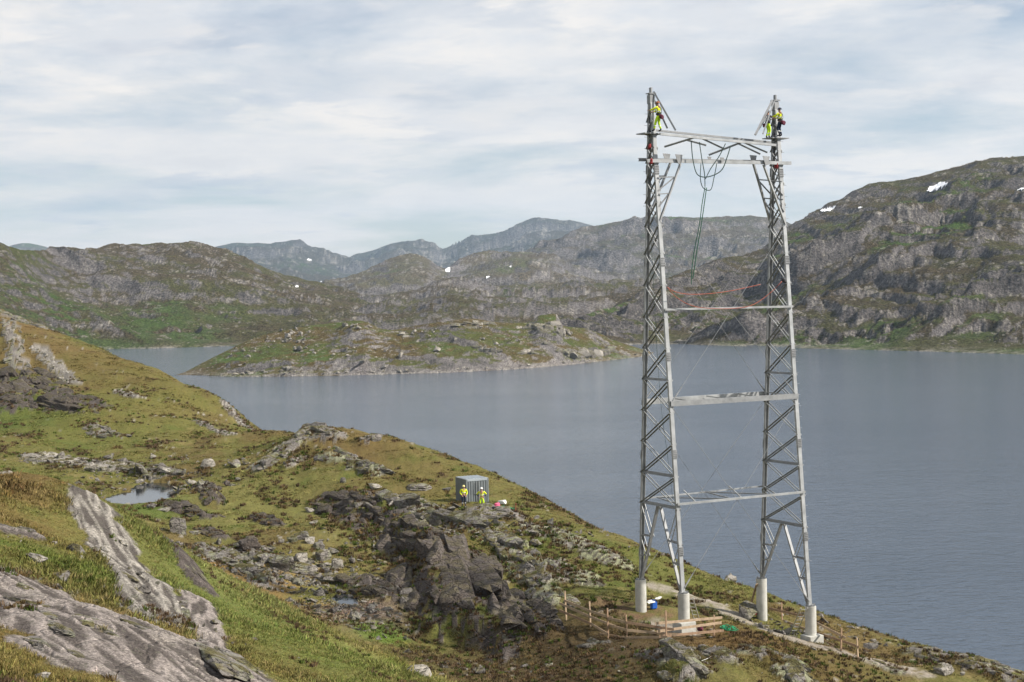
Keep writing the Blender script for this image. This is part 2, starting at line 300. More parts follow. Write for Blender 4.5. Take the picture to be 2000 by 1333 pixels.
for chain, hw, amp, kd in OUT:
    q = np.array([P(*c)[:2] for c in chain]); m0 = hw * 3
    ii = np.where((RR > np.hypot(q[:, 0], q[:, 1]).min() - m0) & (RR < np.hypot(q[:, 0], q[:, 1]).max() + m0))[0]; th = np.arctan2(q[:, 0], q[:, 1]); mt = m0 / RR[ii[0]]
    jj = np.where((TH > th.min() - mt) & (TH < th.max() + mt))[0]; S = (slice(ii[0], ii[-1] + 1), slice(jj[0], jj[-1] + 1))
    d, al = seg_dist(NX[S], NY[S], chain); sm = min(1.0, hw / 2.0)
    m = 1 - sstep(0.55, 1.05, d / hw + warp[S] * 0.42 + warp2[S] * 0.22)
    rock[S] = np.maximum(rock[S], m)
    rh[S] = np.maximum(rh[S], (1 - sstep(0.2, 1.15, d / hw + warp[S] * 0.2)) * min(amp, 1.2) * 0.40 + m * min(amp, 0.8) * blk[S])
    if amp < 0.45:
        e = q[-1] - q[0]; e = e / np.linalg.norm(e); al_ = NX[S] * e[0] + NY[S] * e[1]; pe_ = -NX[S] * e[1] + NY[S] * e[0]
        sk = ridged(al_ / 9.0 + warp[S] * 0.05, pe_ + warp[S] * 0.10, 0.42, 3, 0.5, 77) - 0.4; streak[S] = np.where(m > 0.05, sk, streak[S]); rh[S] = np.maximum(rh[S], 0) + m * sk * 0.075 * min(1, hw)
    kinds[S + (kd,)] = np.maximum(kinds[S + (kd,)], m)
rock = np.maximum(rock, scarp); kinds[..., 2] = np.maximum(kinds[..., 2], scarp); rh = np.maximum(rh, scarp * 0.5 * blk)
# construction track of crushed stone beside the tower
trk = np.zeros(NX.shape)
for chain, hw in (([(1290,1165,108),(1380,1185,106),(1480,1225,100),(1560,1248,97),(1680,1283,95),(1760,1312,94),(1800,1330,93)], 1.25), ([(1330,1240,95.5),(1250,1195,98.5)], 1.6)):
    d, _ = seg_dist(NX, NY, chain); trk = np.maximum(trk, 1 - sstep(0.6, 1.1, d / hw + warp * 0.35 + warp2 * 0.2))
soil = 1 - sstep(0.5, 1.1, seg_dist(NX, NY, [(1180,1190,101),(1250,1200,98),(1300,1200,100),(1320,1215,98)])[0] / 1.5 + warp * 0.5)

hum = fbm(NX, NY, 9, 5, 0.5, 21); tus = fbm(NX, NY, 0.9, 3, 0.6, 33); amp_r = np.clip(RR / 40, 0.35, 1)[:, None]
near_lawn = 1 - sstep(70, 95, RR)[:, None]
det = hum * 0.42 * amp_r + fbm(NX, NY, 2.6, 3, 0.5, 27) * 0.13 + tus * 0.055
det = det * (1 - 0.8 * trk) * (1 - 0.45 * near_lawn)
HN = HB + det + rh * (1 - trk)
fd, _ = seg_dist(NX, NY, [(1106,1213,99),(1154,1228,95.5),(1188,1247,92.5),(1225,1249,92),(1302,1251,90),(1395,1245,92.5)]); by_fence = 1 - sstep(0.6, 2.4, fd); HN = lerp(HN, HB - 0.12 + tus * 0.03, by_fence); rock = rock * (1 - by_fence); kinds = kinds * (1 - by_fence)[..., None]
# pond and puddle
def poly_mask(px_poly, z):
    q = np.array([Pz(a, b, z)[:2] for a, b in px_poly]); c = q.mean(0)
    inside = np.zeros(NX.shape, bool); dist = np.full(NX.shape, 1e9); near = np.hypot(NX - c[0], NY - c[1]) < 30
    x = NX[near]; y = NY[near]; ins = np.zeros(x.shape, bool); dd = np.full(x.shape, 1e9)
    for i in range(len(q)):
        a, b = q[i], q[(i + 1) % len(q)]
        ins ^= ((a[1] > y) != (b[1] > y)) & (x < (b[0] - a[0]) * (y - a[1]) / (b[1] - a[1] + 1e-12) + a[0])
        e = b - a; t = np.clip(((x - a[0]) * e[0] + (y - a[1]) * e[1]) / (e @ e), 0, 1); dd = np.minimum(dd, np.hypot(x - a[0] - t * e[0], y - a[1] - t * e[1]))
    inside[near] = ins; dist[near] = np.where(ins, -dd, dd); return dist, q
POND_Z = 25.9; PUD_Z = P(675, 1176, 105.0)[2]
pond_px = [(203,974),(213,984),(258,987),(303,982),(340,974),(338,962),(350,952),(330,945),(285,943),(262,949),(252,961),(222,967)]
pud_px = [(643,1168),(664,1160),(692,1162),(708,1172),(696,1188),(668,1187)]
for poly, z in ((pond_px, POND_Z), (pud_px, PUD_Z)):
    d, _ = poly_mask(poly, z); d = d + warp2 * 0.35 * (np.abs(d) < 5)
    HN = np.where(d < 0, np.minimum(HN, z - 0.10 - np.minimum(-d, 2) * 0.25), HN)
    k = 1 - sstep(0, 7, d); tgt = z + 0.06 + np.clip(d, 0, 9) * 0.09 + (tus + 1) * 0.04 + rock * 0.3
    HN = np.where(d >= 0, lerp(HN, tgt, k), HN)

def near_z(x, y):
    r = math.hypot(x, y); t = math.atan2(x, y); i = np.interp(r, RR, np.arange(len(RR))); j = np.interp(t, TH, np.arange(len(TH)))
    i0 = min(int(i), len(RR) - 2); j0 = min(int(j), len(TH) - 2); u = i - i0; v = j - j0
    return float((HN[i0, j0] * (1 - v) + HN[i0, j0 + 1] * v) * (1 - u) + (HN[i0 + 1, j0] * (1 - v) + HN[i0 + 1, j0 + 1] * v) * u)
def smooth_z(x, y): return float(base_h(np.array([float(x)]), np.array([float(y)]))[0])
def near_hit(px, py, d0=12.0, d1=300.0):
    """where the line of sight through a photograph pixel meets the near ground"""
    D = np.arange(d0, d1, 0.25); d = ray(px, py); s = D / d[1]; x = d[0] * s; y = D; z = CAMZ + d[2] * s
    r = np.hypot(x, y); t = np.arctan2(x, y); i = np.clip(np.round(np.interp(r, RR, np.arange(len(RR)))).astype(int), 0, len(RR) - 1); j = np.clip(np.round(np.interp(t, TH, np.arange(len(TH)))).astype(int), 0, len(TH) - 1)
    k = np.where(z < HN[i, j])[0]
    return None if len(k) == 0 else np.array([x[k[0]], y[k[0]], HN[i[k[0]], j[k[0]]]])

# ---- ground colours (albedo only)
n1 = fbm(NX, NY, 14, 5, 0.55, 41); n2 = fbm(NX, NY, 3.5, 5, 0.6, 43); n3 = fbm(NX, NY, 0.8, 3, 0.6, 47)
col = np.broadcast_to(GRASS, NX.shape + (3,)).copy()
col = mixc(col, BROWN, sstep(0.0, 0.6, n1 + 0.55 * n2 + 0.08) * 0.7)
col = mixc(col, GREEN, sstep(0.15, 0.75, -n1 * 0.6 + n2 * 0.8) * 0.65)
col = mixc(col, STRAW, sstep(0.15, 0.8, n3 * 0.7 - n2 * 0.5 + fbm(NX, NY, 6, 3, 0.5, 55) * 0.6) * 0.5)
col = mixc(col, HEATH, sstep(0.25, 0.6, fbm(NX, NY, 5, 4, 0.6, 57) + n3 * 0.25 - 0.15 * near_lawn) * 0.75)
BL = [ # patches of other growth: px, py, D, radius, colour, strength
 (540,1170,108,7,(0.24,0.15,0.06),0.75),(480,1140,110,4,(0.22,0.14,0.06),0.6),(620,1215,101,5,(0.22,0.15,0.065),0.6),(700,1215,100,4.2,(0.17,0.125,0.095),0.95),(745,1240,97,2.5,LUSH,0.8),(640,1150,108,4,(0.10,0.12,0.03),0.7),
 (60,960,56,8,(0.115,0.075,0.03),0.6),(150,1040,52,5,(0.13,0.08,0.03),0.6),(40,1290,27,4,(0.125,0.09,0.03),0.55),(420,1290,40,4,(0.13,0.085,0.035),0.5),(560,1250,55,7,(0.075,0.105,0.022),0.7),(430,1130,66,8,(0.08,0.105,0.025),0.6),(640,1290,47,6,(0.10,0.115,0.03),0.6),(300,1040,74,6,(0.07,0.09,0.02),0.5),
 (740,1282,64,5,LUSH,0.5),(660,1240,70,8,STRAW,0.35),(500,1180,72,9,(0.13,0.14,0.045),0.6),(300,1075,74,9,(0.17,0.165,0.06),0.65),(180,1000,72,8,(0.16,0.16,0.06),0.6),(440,1220,56,9,(0.11,0.125,0.035),0.5),(800,1300,66,5,(0.19,0.15,0.06),0.5),
 (60,825,196,12,(0.06,0.085,0.02),0.8),(180,860,186,9,(0.09,0.1,0.025),0.5),(330,1000,138,5,(0.09,0.11,0.03),0.7),(270,1000,140,7,(0.08,0.11,0.025),0.6),(1000,1310,92,9,HEATH,0.6),(1150,1290,91,8,HEATH,0.5),(1250,1320,87,6,HEATH,0.5),
 (1420,1240,94,4,(0.11,0.062,0.03),0.6),(1550,1290,92,6,(0.10,0.066,0.028),0.6),(1700,1270,100,5,(0.12,0.08,0.035),0.5),(1300,1130,113,7,(0.10,0.105,0.028),0.6),(560,1000,140,9,(0.16,0.145,0.05),0.5),(450,950,150,8,(0.16,0.15,0.05),0.5),(650,1060,120,8,(0.14,0.125,0.045),0.5),
 (30,650,265,14,(0.13,0.08,0.035),0.6),(150,700,240,16,(0.125,0.085,0.033),0.6),(330,760,226,18,(0.115,0.09,0.03),0.55),(250,820,200,16,(0.13,0.12,0.035),0.5),(820,950,148,10,(0.125,0.09,0.035),0.5),(700,870,162,8,(0.13,0.085,0.035),0.5),
]
for px, py, D, rad, c, s in BL:
    q = P(px, py, D); m = (1 - sstep(0.35, 1.1, np.hypot(NX - q[0], (NY - q[1]) * 0.7) / rad + n2 * 0.45 + n3 * 0.12)) * s; col = mixc(col, c, m)
# small bare stones and pale specks in the turf
st = voronoi(NX, NY, 0.85, 71); spk = (st[2] > 0.86) * (1 - sstep(0.16, 0.24, st[0])) * sstep(-0.2, 0.5, n1 + n2 * 0.5); col = mixc(col, PALE * 0.8, spk * 0.8 * (RR > 75)[:, None])
HN = HN + spk * 0.12 * (RR > 75)[:, None]
tot = kinds.sum(-1) + 1e-6; rc = sum(kinds[..., k, None] * c for k, c in enumerate((ROCK, PALE * 0.56, DARKR * 1.2, ROCK * 1.02))) / tot[..., None]
rc = rc * (0.72 + 0.56 * a1)[..., None] * (0.85 + 0.3 * a2)[..., None]
rc = mixc(rc, LICHEN, sstep(0.05, 0.6, fbm(NX, NY, 2.2, 5, 0.62, 61) + 0.55 * kinds[..., 3] - 0.45 * kinds[..., 1] - 0.3 * kinds[..., 2] - 0.1) * 0.6)
rc = mixc(rc, DARKR, sstep(0.2, 0.6, fbm(wx / 3, wy, 0.9, 4, 0.6, 63)) * 0.45)
rc = mixc(rc, (0.225, 0.195, 0.178), (np.abs(streak) > 1e-9) * (kinds[..., 0] > 0.3) * (RR < 62)[:, None] * 0.85); rc = rc * (1 + 0.75 * streak)[..., None]; rc = mixc(rc, PALE * 0.9, sstep(0.12, 0.4, streak) * 0.6 * (kinds[..., 1] > 0.4)); rc = mixc(rc, DARKR, sstep(-0.02, -0.25, streak) * 0.75)
moss = sstep(0.05, 0.4, n2 * 0.8 + 0.6 * n3 + 0.25 * fbm(NX, NY, 1.7, 3, 0.6, 88) + 0.12 - 0.25 * kinds[..., 1]) * 0.85        # turf grows in the hollows of the rock
rockv = np.clip(rock * (1 - moss * (1 - 0.75 * (np.abs(streak) > 1e-9))), 0, 1); rkm = sstep(0.35, 0.6, rockv); col = col + (rc - col) * rkm[..., None]
col = mixc(col, (0.135, 0.080, 0.052), soil * 0.75 * sstep(-0.3, 0.4, n3 + n2)); col = mixc(col, (0.27, 0.235, 0.20), trk * sstep(-0.9, 0.1, n3 + 0.3 * n2) * (0.85 - 0.85 * soil))
bare = np.maximum(np.maximum(rkm, trk), soil * 0.8)
M_NEAR = terrain_mat('moorland', 1.7, 9.0, 0.06, var=0.5, crack=True)
near = grid_mesh('ground', np.stack([NX, NY, HN], -1), M_NEAR, col, {'rock': rkm}); tag(near, kind='structure')
# ------------------------------------------------------------------ lake, island, hills and mountains
def water_mat(name, body, rough, layers):
    m, N, b = principled(name, body, rough, 0.0, 0.5); b.inputs['IOR'].default_value = 1.333
    p = N.new('ShaderNodeNewGeometry').outputs['Position']; h = None
    for sx_, sy_, s, k in layers:
        t = N.noise(N.vmath('MULTIPLY', p, (sx_, sy_, 1)), s, 4, 0.6); t = N.math('MULTIPLY', t, k); h = t if h is None else N.math('ADD', h, t)
    lane = N.ramp(N.noise(N.vmath('MULTIPLY', p, (0.45, 1.0, 1)), 0.012, 5, 0.6), [(0.38, 0.75), (0.6, 1.15)]); h = N.math('MULTIPLY', h, lane)
    bump(N, b, h, 1.0, 1.0); return m
M_LAKE = water_mat('lake_water', (0.055, 0.076, 0.108), 0.10, ((0.7, 1.0, 0.9, 0.28), (0.7, 1.0, 0.35, 0.36), (0.6, 1.0, 0.12, 0.25)))
M_POND = water_mat('pond_water', (0.02, 0.025, 0.03), 0.05, ((1, 1, 1.6, 0.008),))
def flat_sheet(name, poly, z, mat):
    me = bpy.data.meshes.new(name); me.from_pydata([(x, y, z) for x, y in poly], [], [list(range(len(poly)))]); me.update(); me.materials.append(mat)
    if me.polygons[0].normal.z < 0: me.flip_normals()
    return tag(link(bpy.data.objects.new(name, me)), kind='structure')
flat_sheet('lake', [(-13000, -3200), (13000, -3200), (13000, 15000), (-13000, 15000)], 0.0, M_LAKE)
def grow(poly, z, k):
    q = np.array([Pz(a, b, z)[:2] for a, b in poly]); c = q.mean(0); return [tuple(c + (v - c) * k) for v in q]
flat_sheet('pond', grow(pond_px, POND_Z, 1.12), POND_Z, M_POND)
flat_sheet('puddle', grow(pud_px, PUD_Z, 1.2), PUD_Z, M_POND)

def azr(p): return math.atan2(p[0], p[1]), math.hypot(p[0], p[1])
def spline(t, ts, vs):
    """monotone-ish cubic through points"""
    ts = np.array(ts); vs = np.array(vs); o = np.argsort(ts); ts = ts[o]; vs = vs[o]
    d = np.gradient(vs, ts); s = np.diff(vs) / np.diff(ts); d[1:-1] = np.where(s[:-1] * s[1:] > 0, 2 * s[:-1] * s[1:] / (s[:-1] + s[1:] + 1e-12), 0)
    i = np.clip(np.searchsorted(ts, t) - 1, 0, len(ts) - 2); h = ts[i + 1] - ts[i]; u = np.clip((t - ts[i]) / h, 0, 1)
    return vs[i] * (1 + 2 * u) * (1 - u) ** 2 + d[i] * h * u * (1 - u) ** 2 + vs[i + 1] * u * u * (3 - 2 * u) + d[i + 1] * h * u * u * (u - 1)

F_HEATH = np.array([0.088, 0.069, 0.040]); F_OLIVE = np.array([0.085, 0.082, 0.031]); F_GREEN = np.array([0.066, 0.112, 0.026]); F_ROCK = np.array([0.175, 0.160, 0.158]); F_DARK = np.array([0.062, 0.056, 0.062]); F_PALE = np.array([0.36, 0.33, 0.29])
LAYERS = {}
def hills(name, crest, foot, cols, rows, back, amp, s0, greens=(), pro=1.0, rock_bias=0.0, seed=0, strike=25, tones=None, stones=0.0, brows=14, cliff=1.0, gr=1.0, cutoff=None):
    c = [P(*q) for q in crest]; f = [(Pz(q[0], q[1], 0.0) if len(q) == 2 else P(*q)) for q in foot]
    ct = [azr(q) for q in c]; ft = [azr(q) for q in f]
    t0 = min(a for a, _ in ct); t1 = max(a for a, _ in ct); th = np.linspace(t0, t1, cols)
    cr = spline(th, [a for a, _ in ct], [r for _, r in ct]); cz = spline(th, [a for a, _ in ct], [q[2] for q in c])
    fr = spline(th, [a for a, _ in ft], [r for _, r in ft]); fz = spline(th, [a for a, _ in ft], [q[2] for q in f])
    fr = np.minimum(fr, cr - 4)
    u = np.concatenate([np.linspace(-0.06, 1, rows), 1 + np.linspace(0, 1, brows + 1)[1:] ** 1.5])[:, None]
    uf = np.clip(u, -0.06, 1); r = fr + (cr - fr) * uf + np.clip(u - 1, 0, 1) * back
    x = r * np.sin(th); y = r * np.cos(th)
    big = fbm(x, y, s0 * 1.6, 3, 0.5, seed + 90)
    uw = np.clip(uf + 0.13 * big * np.sin(np.clip(uf, 0, 1) * math.pi), -0.06, 1.0)
    prof = np.where(uw > 0, np.abs(uw) ** pro, uw * 1.0)
    z = fz + (cz - fz) * prof - np.clip(u - 1, 0, 1) ** 1.3 * (cz - fz + back * 0.15) * 0.9
    env = np.clip(uf / 0.10, 0, 1) * (0.30 + 0.70 * np.clip((1 - uf) / 0.18, 0, 1)); env = np.where(u > 1, 0.3, env)
    if cutoff is not None: env = env * np.clip((cz - cutoff) / 12, 0.15, 1)
    a_ = math.radians(strike); sx_ = x * math.cos(a_) + y * math.sin(a_); sy_ = -x * math.sin(a_) + y * math.cos(a_)
    wx_ = sx_ + fbm(x, y, s0 * 0.8, 3, 0.5, seed + 5) * s0 * 0.25; wy_ = sy_ + fbm(x, y, s0 * 0.8, 3, 0.5, seed + 6) * s0 * 0.25
    rg = ridged(wx_ / 2.3, wy_, s0, 4, 0.42, seed + 1) - 0.42
    _, e1, k1, k2, o1, o2 = voronoi(wx_ / 1.8, wy_, s0 * 0.16, seed + 2); _, e2, k3, _, _, p2 = voronoi(wx_ / 1.6, wy_, s0 * 0.05, seed + 3)
    blkz = (k1 - 0.5) * 0.16 + (k3 - 0.5) * 0.07 - 0.07 * (1 - sstep(0, 0.25, e1))
    cm = sstep(-0.25, 0.35, fbm(x, y, s0 * 1.3, 4, 0.55, seed + 7) + rock_bias)
    fine = fbm(x, y, s0 * 0.10, 5, 0.46, seed + 11)
    z = z + env * amp * (rg * 1.0 + cliff * blkz * cm * 0.32 + fine * 0.11)
    # ledges along gently tilted beds
    step = amp * 0.5; lw = fbm(x, y, s0 * 0.7, 4, 0.55, seed + 13)
    ph = (z + wx_ * 0.10 * (1 if strike > 0 else -1) + lw * step * 1.1) / step; fr_ = ph - np.floor(ph)
    z = z + env * cm * cliff * 0.26 * step * (sstep(0.45, 0.85, fr_) - fr_)
    # slope as the eye sees it: height gained per metre
    dr = np.gradient(r, axis=0); dz = np.gradient(z, axis=0); sl_ = dz / np.maximum(dr, 1e-3); dzt = np.gradient(z, axis=1) / (np.gradient(th)[None] * r); steep = np.hypot(sl_, dzt)
    yo = y; y = y + z * 2.6      # on steep faces the pattern runs down the face, not along the ground
    ref = np.median(steep[:rows]); q1 = fbm(x, y, s0 * 0.9, 5, 0.6, seed + 20); q2 = fbm(x, y, s0 * 0.16, 5, 0.62, seed + 21); q3 = fbm(x, y, s0 * 0.035, 3, 0.6, seed + 22)
    tn = tones or (F_HEATH, F_OLIVE, F_ROCK)
    cl = np.broadcast_to(tn[0], x.shape + (3,)).copy(); cl = mixc(cl, tn[1], sstep(-0.3, 0.4, q1 + 0.5 * q2))
    gm = sstep(0.15, 0.55, -rg * 0.9 + 0.55 * fbm(x, y, s0 * 0.7, 4, 0.55, seed + 25) + 0.2 * q2 - 0.1) * 0.7 * gr
    for px, py, D, rad, s in greens:
        g = P(px, py, D); ga, gr_ = azr(g); m = 1 - sstep(0.3, 1.15, np.hypot((th[None] - ga) * gr_, (r - gr_) * 0.45) / rad + q2 * 0.4 + q1 * 0.25); gm = np.maximum(gm, m * s)
    cl = mixc(cl, F_GREEN, gm * sstep(1.7, 0.9, steep / ref))
    rkm_ = sstep(1.15, 1.75, steep / ref * 0.75 + q2 * 0.75 + q3 * 0.40 + q1 * 0.35 + rock_bias * 0.8 - gm * 0.6)
    _, e1, k1, k2, o1, o2 = voronoi(wx_ / 1.8, wy_ + z * 2.0, s0 * 0.12, seed + 2); _, e2, k3, _, _, p2 = voronoi(wx_ / 1.6, wy_ + z * 2.0, s0 * 0.04, seed + 3)
    rcol = tn[2] * (0.62 + 0.5 * k1 + 0.3 * k3)[..., None]; rcol = mixc(rcol, F_DARK, sstep(0.0, 0.6, q1 * 0.5 + q2 * 0.6 + 0.1) * 0.6); rcol = mixc(rcol, F_PALE, sstep(0.25, 0.6, q3 * 0.6 + q2 * 0.5 - q1 * 0.4 + 0.06) * 0.7)
    cl = cl + (rcol - cl) * (rkm_ * 0.92)[..., None]
    sp = voronoi(x, y, s0 * 0.055, seed + 30); pm = (sp[2] > 0.72 - 0.2 * stones) * (1 - sstep(0.2, 0.34, sp[0])) * sstep(-0.15, 0.4, q1 * -0.6 + q2 * 0.6 + 0.1 + stones); cl = mixc(cl, F_PALE, pm * 0.7)
    z = z + pm * amp * 0.035
    shore = np.exp(-np.clip(z, 0, 50) / 1.3) * sstep(-0.6, 0.3, q2 + q3); cl = mixc(cl, F_PALE * 0.9, np.clip(shore, 0, 1) * 0.85 * (fz.max() < 1))
    y = yo
    mt = bpy.data.materials.get('hill_%d' % int(s0)) or terrain_mat('hill_%d' % int(s0), 14.0 / s0, 85.0 / s0, s0 * 0.03, var=0.75, speck=0.8)
    o = grid_mesh(name, np.stack([x, y, z], -1), mt, cl, {'rock': rkm_}); tag(o, kind='structure')
    LAYERS[name] = (th, r, z, o); return o

hills('island', [(300,741,905),(350,731,905),(390,712,915),(430,690,925),(500,657,935),(560,642,940),(640,630,945),(700,624,945),(760,644,950),(850,632,955),(920,623,965),(980,630,970),(1030,628,985),(1055,614,990),(1085,611,992),(1100,634,995),(1150,645,1010),(1200,664,1030),(1250,681,1050),(1300,697,1075)],
      [(300,746),(350,733),(450,736),(600,735),(700,733),(850,729),(1000,722),(1100,714),(1200,703),(1250,697),(1300,690)], 560, 110, 130, 7.5, 62, [(450,700,910,16,.95),(520,690,900,14,.6),(620,715,870,14,.8),(860,700,890,14,.7),(1100,690,960,10,.5),(1000,660,930,16,.6)],
      pro=0.62, seed=100, strike=-25, stones=0.05, tones=(np.array([0.108, 0.080, 0.034]), np.array([0.088, 0.096, 0.028]), F_ROCK * 1.15), cutoff=2)
hills('hillside_left', [(-420,430,1400),(-200,440,1450),(-60,455,1500),(0,471,1550),(60,486,1650),(110,487,1800),(180,481,1950),(250,478,2050),(320,470,2150),(380,474,2200),(430,486,2250),(500,514,2300),(560,540,2350),(640,560,2450),(720,588,2500),(800,640,2550)],
      [(-420,760),(-200,715),(0,693),(120,686),(220,682),(330,680),(430,677),(560,676),(700,675),(800,674)], 480, 250, 700, 30, 210, [(150,600,1480,70,.9),(60,600,1420,40,.6),(300,590,1550,60,.8),(360,640,1450,40,.8),(240,640,1420,50,.7),(430,620,1600,40,.5)],
      pro=0.85, seed=200, strike=-35, rock_bias=0.05)
hills('hillside_right', [(1080,640,1250),(1130,612,1350),(1200,592,1450),(1290,556,1550),(1400,515,1650),(1480,488,1700),(1530,447,1720),(1580,417,1740),(1640,392,1760),(1700,366,1780),(1780,352,1790),(1850,336,1800),(1930,314,1820),(1985,305,1840),(2060,290,1850),(2200,270,1850),(2400,260,1850)],
      [(1080,680),(1150,676),(1290,672),(1400,675),(1540,680),(1700,684),(1850,688),(2000,693),(2200,703),(2400,715)], 520, 280, 600, 36, 190, [(1830,520,1400,45,.95),(1760,560,1350,30,.9),(1880,440,1600,40,.8),(1680,470,1600,40,.6),(1640,520,1450,30,.5),(1550,660,1130,30,.7),(1700,660,1080,40,.8),(1900,640,1060,30,.6),(1400,600,1300,40,.6),(1300,600,1300,35,.7),(1450,660,1160,30,.5)],
      pro=0.95, seed=300, strike=28, rock_bias=0.30, cliff=1.4, gr=1.35, tones=(F_HEATH * 0.85, F_OLIVE * 0.85, F_ROCK * 0.8))
hills('middle_hills', [(560,660,2050),(620,640,2150),(670,606,2200),(720,582,2300),(800,570,2350),(880,548,2400),(920,553,2420),(960,566,2400),(1020,562,2450),(1090,560,2500),(1150,556,2550),(1220,552,2600),(1300,548,2650),(1400,540,2700)],
      [(560,678),(700,676),(850,674),(1000,673),(1150,672),(1400,672)], 400, 120, 500, 30, 190, [(700,640,1900,40,.5),(1000,590,2100,50,.6),(820,600,2000,50,.5)], pro=0.7, seed=400, strike=10, rock_bias=0.2, cliff=0.7)
hills('knoll_hills', [(540,600,3300),(600,560,3400),(660,552,3400),(720,530,3400),(770,505,3450),(800,500,3450),(830,506,3450),(870,528,3500),(900,512,3700),(960,494,3800),(1010,488,3900),(1060,492,3900),(1110,510,3900),(1160,536,3900),(1210,552,3800),(1300,570,3800)],
      [(540,640,2600),(700,610,2600),(900,590,2650),(1100,585,2700),(1300,590,2700)], 400, 95, 800, 45, 300, [(1000,540,3200,60,.4)], pro=0.8, seed=500, rock_bias=0.1, cliff=0.6, tones=(np.array([0.12,0.098,0.066]), np.array([0.115,0.105,0.06]), F_ROCK * 1.05))
hills('grey_mountain', [(980,520,4700),(1050,488,4800),(1100,460,4900),(1160,440,5000),(1220,424,5000),(1280,418,5000),(1350,419,5000),(1430,420,5000),(1500,428,5000),(1560,445,5000),(1640,480,5000),(1700,520,5000)],
      [(980,560,3900),(1200,575,3900),(1400,570,3900),(1700,570,3900)], 340, 100, 1200, 70, 420, pro=0.75, seed=600, rock_bias=0.3, cliff=1.3, tones=(np.array([0.115,0.095,0.072]), np.array([0.09,0.086,0.052]), F_ROCK * 0.95))
hills('blue_mountain_left', [(330,540,10440),(380,505,10440),(430,481,10440),(465,473,10440),(500,472,10440),(545,474,10440),(562,470,10440),(590,478,10440),(640,489,10585),(690,511,10730),(740,530,10730)],
      [(330,570,7250),(500,560,6670),(740,570,6670)], 230, 70, 2200, 100, 850, pro=0.85, seed=700, rock_bias=0.3, tones=(np.array([0.085,0.075,0.055]), np.array([0.07,0.072,0.045]), F_ROCK * 0.75))
hills('blue_mountain_middle', [(640,530,11020),(690,503,11020),(730,494,11020),(770,478,11020),(800,474,11020),(845,479,11020),(865,490,10875),(900,478,10585),(930,464,10440),(970,458,10295),(1010,442,10150),(1050,427,10150),(1080,430,10150),(1110,431,10150),(1150,441,10150),(1220,470,10150),(1300,510,10150)],
      [(640,560,7540),(900,550,7250),(1300,560,7250)], 330, 80, 2200, 115, 850, pro=0.8, seed=800, rock_bias=0.4, tones=(np.array([0.085,0.075,0.055]), np.array([0.07,0.072,0.045]), F_ROCK * 0.75))
hills('distant_mountain', [(-20,500,12000),(30,477,12000),(50,474,12000),(80,479,12000),(110,489,12000),(160,510,12000)], [(-20,540,10500),(160,540,10500)], 80, 30, 900, 40, 500, seed=900)

# ---- the air between here and the mountains
def closed_box(name, x0, x1, y0, y1, z0, z1):
    bm = bmesh.new(); bmesh.ops.create_cube(bm, size=1.0)
    for v in bm.verts: v.co = Vector((lerp(x0, x1, v.co.x + 0.5), lerp(y0, y1, v.co.y + 0.5), lerp(z0, z1, v.co.z + 0.5)))
    me = bpy.data.meshes.new(name); bm.to_mesh(me); bm.free(); return link(bpy.data.objects.new(name, me))
HAZE = 4.4e-5
if HAZE > 0:
    hz = closed_box('haze', -14000, 14000, -3500, 15500, -120.0, 900.0); tag(hz, kind='stuff')
    hm = bpy.data.materials.new('haze_air'); hm.use_nodes = True; Hn = NT(hm.node_tree); Hn.n.clear(); v = Hn.new('ShaderNodeVolumePrincipled'); v.inputs['Color'].default_value = (0.56, 0.77, 1.0, 1); v.inputs['Density'].default_value = HAZE
    v.inputs['Anisotropy'].default_value = 0.2; ho = Hn.new('ShaderNodeOutputMaterial'); Hn.l.new(v.outputs[0], ho.inputs['Volume']); hz.data.materials.append(hm)
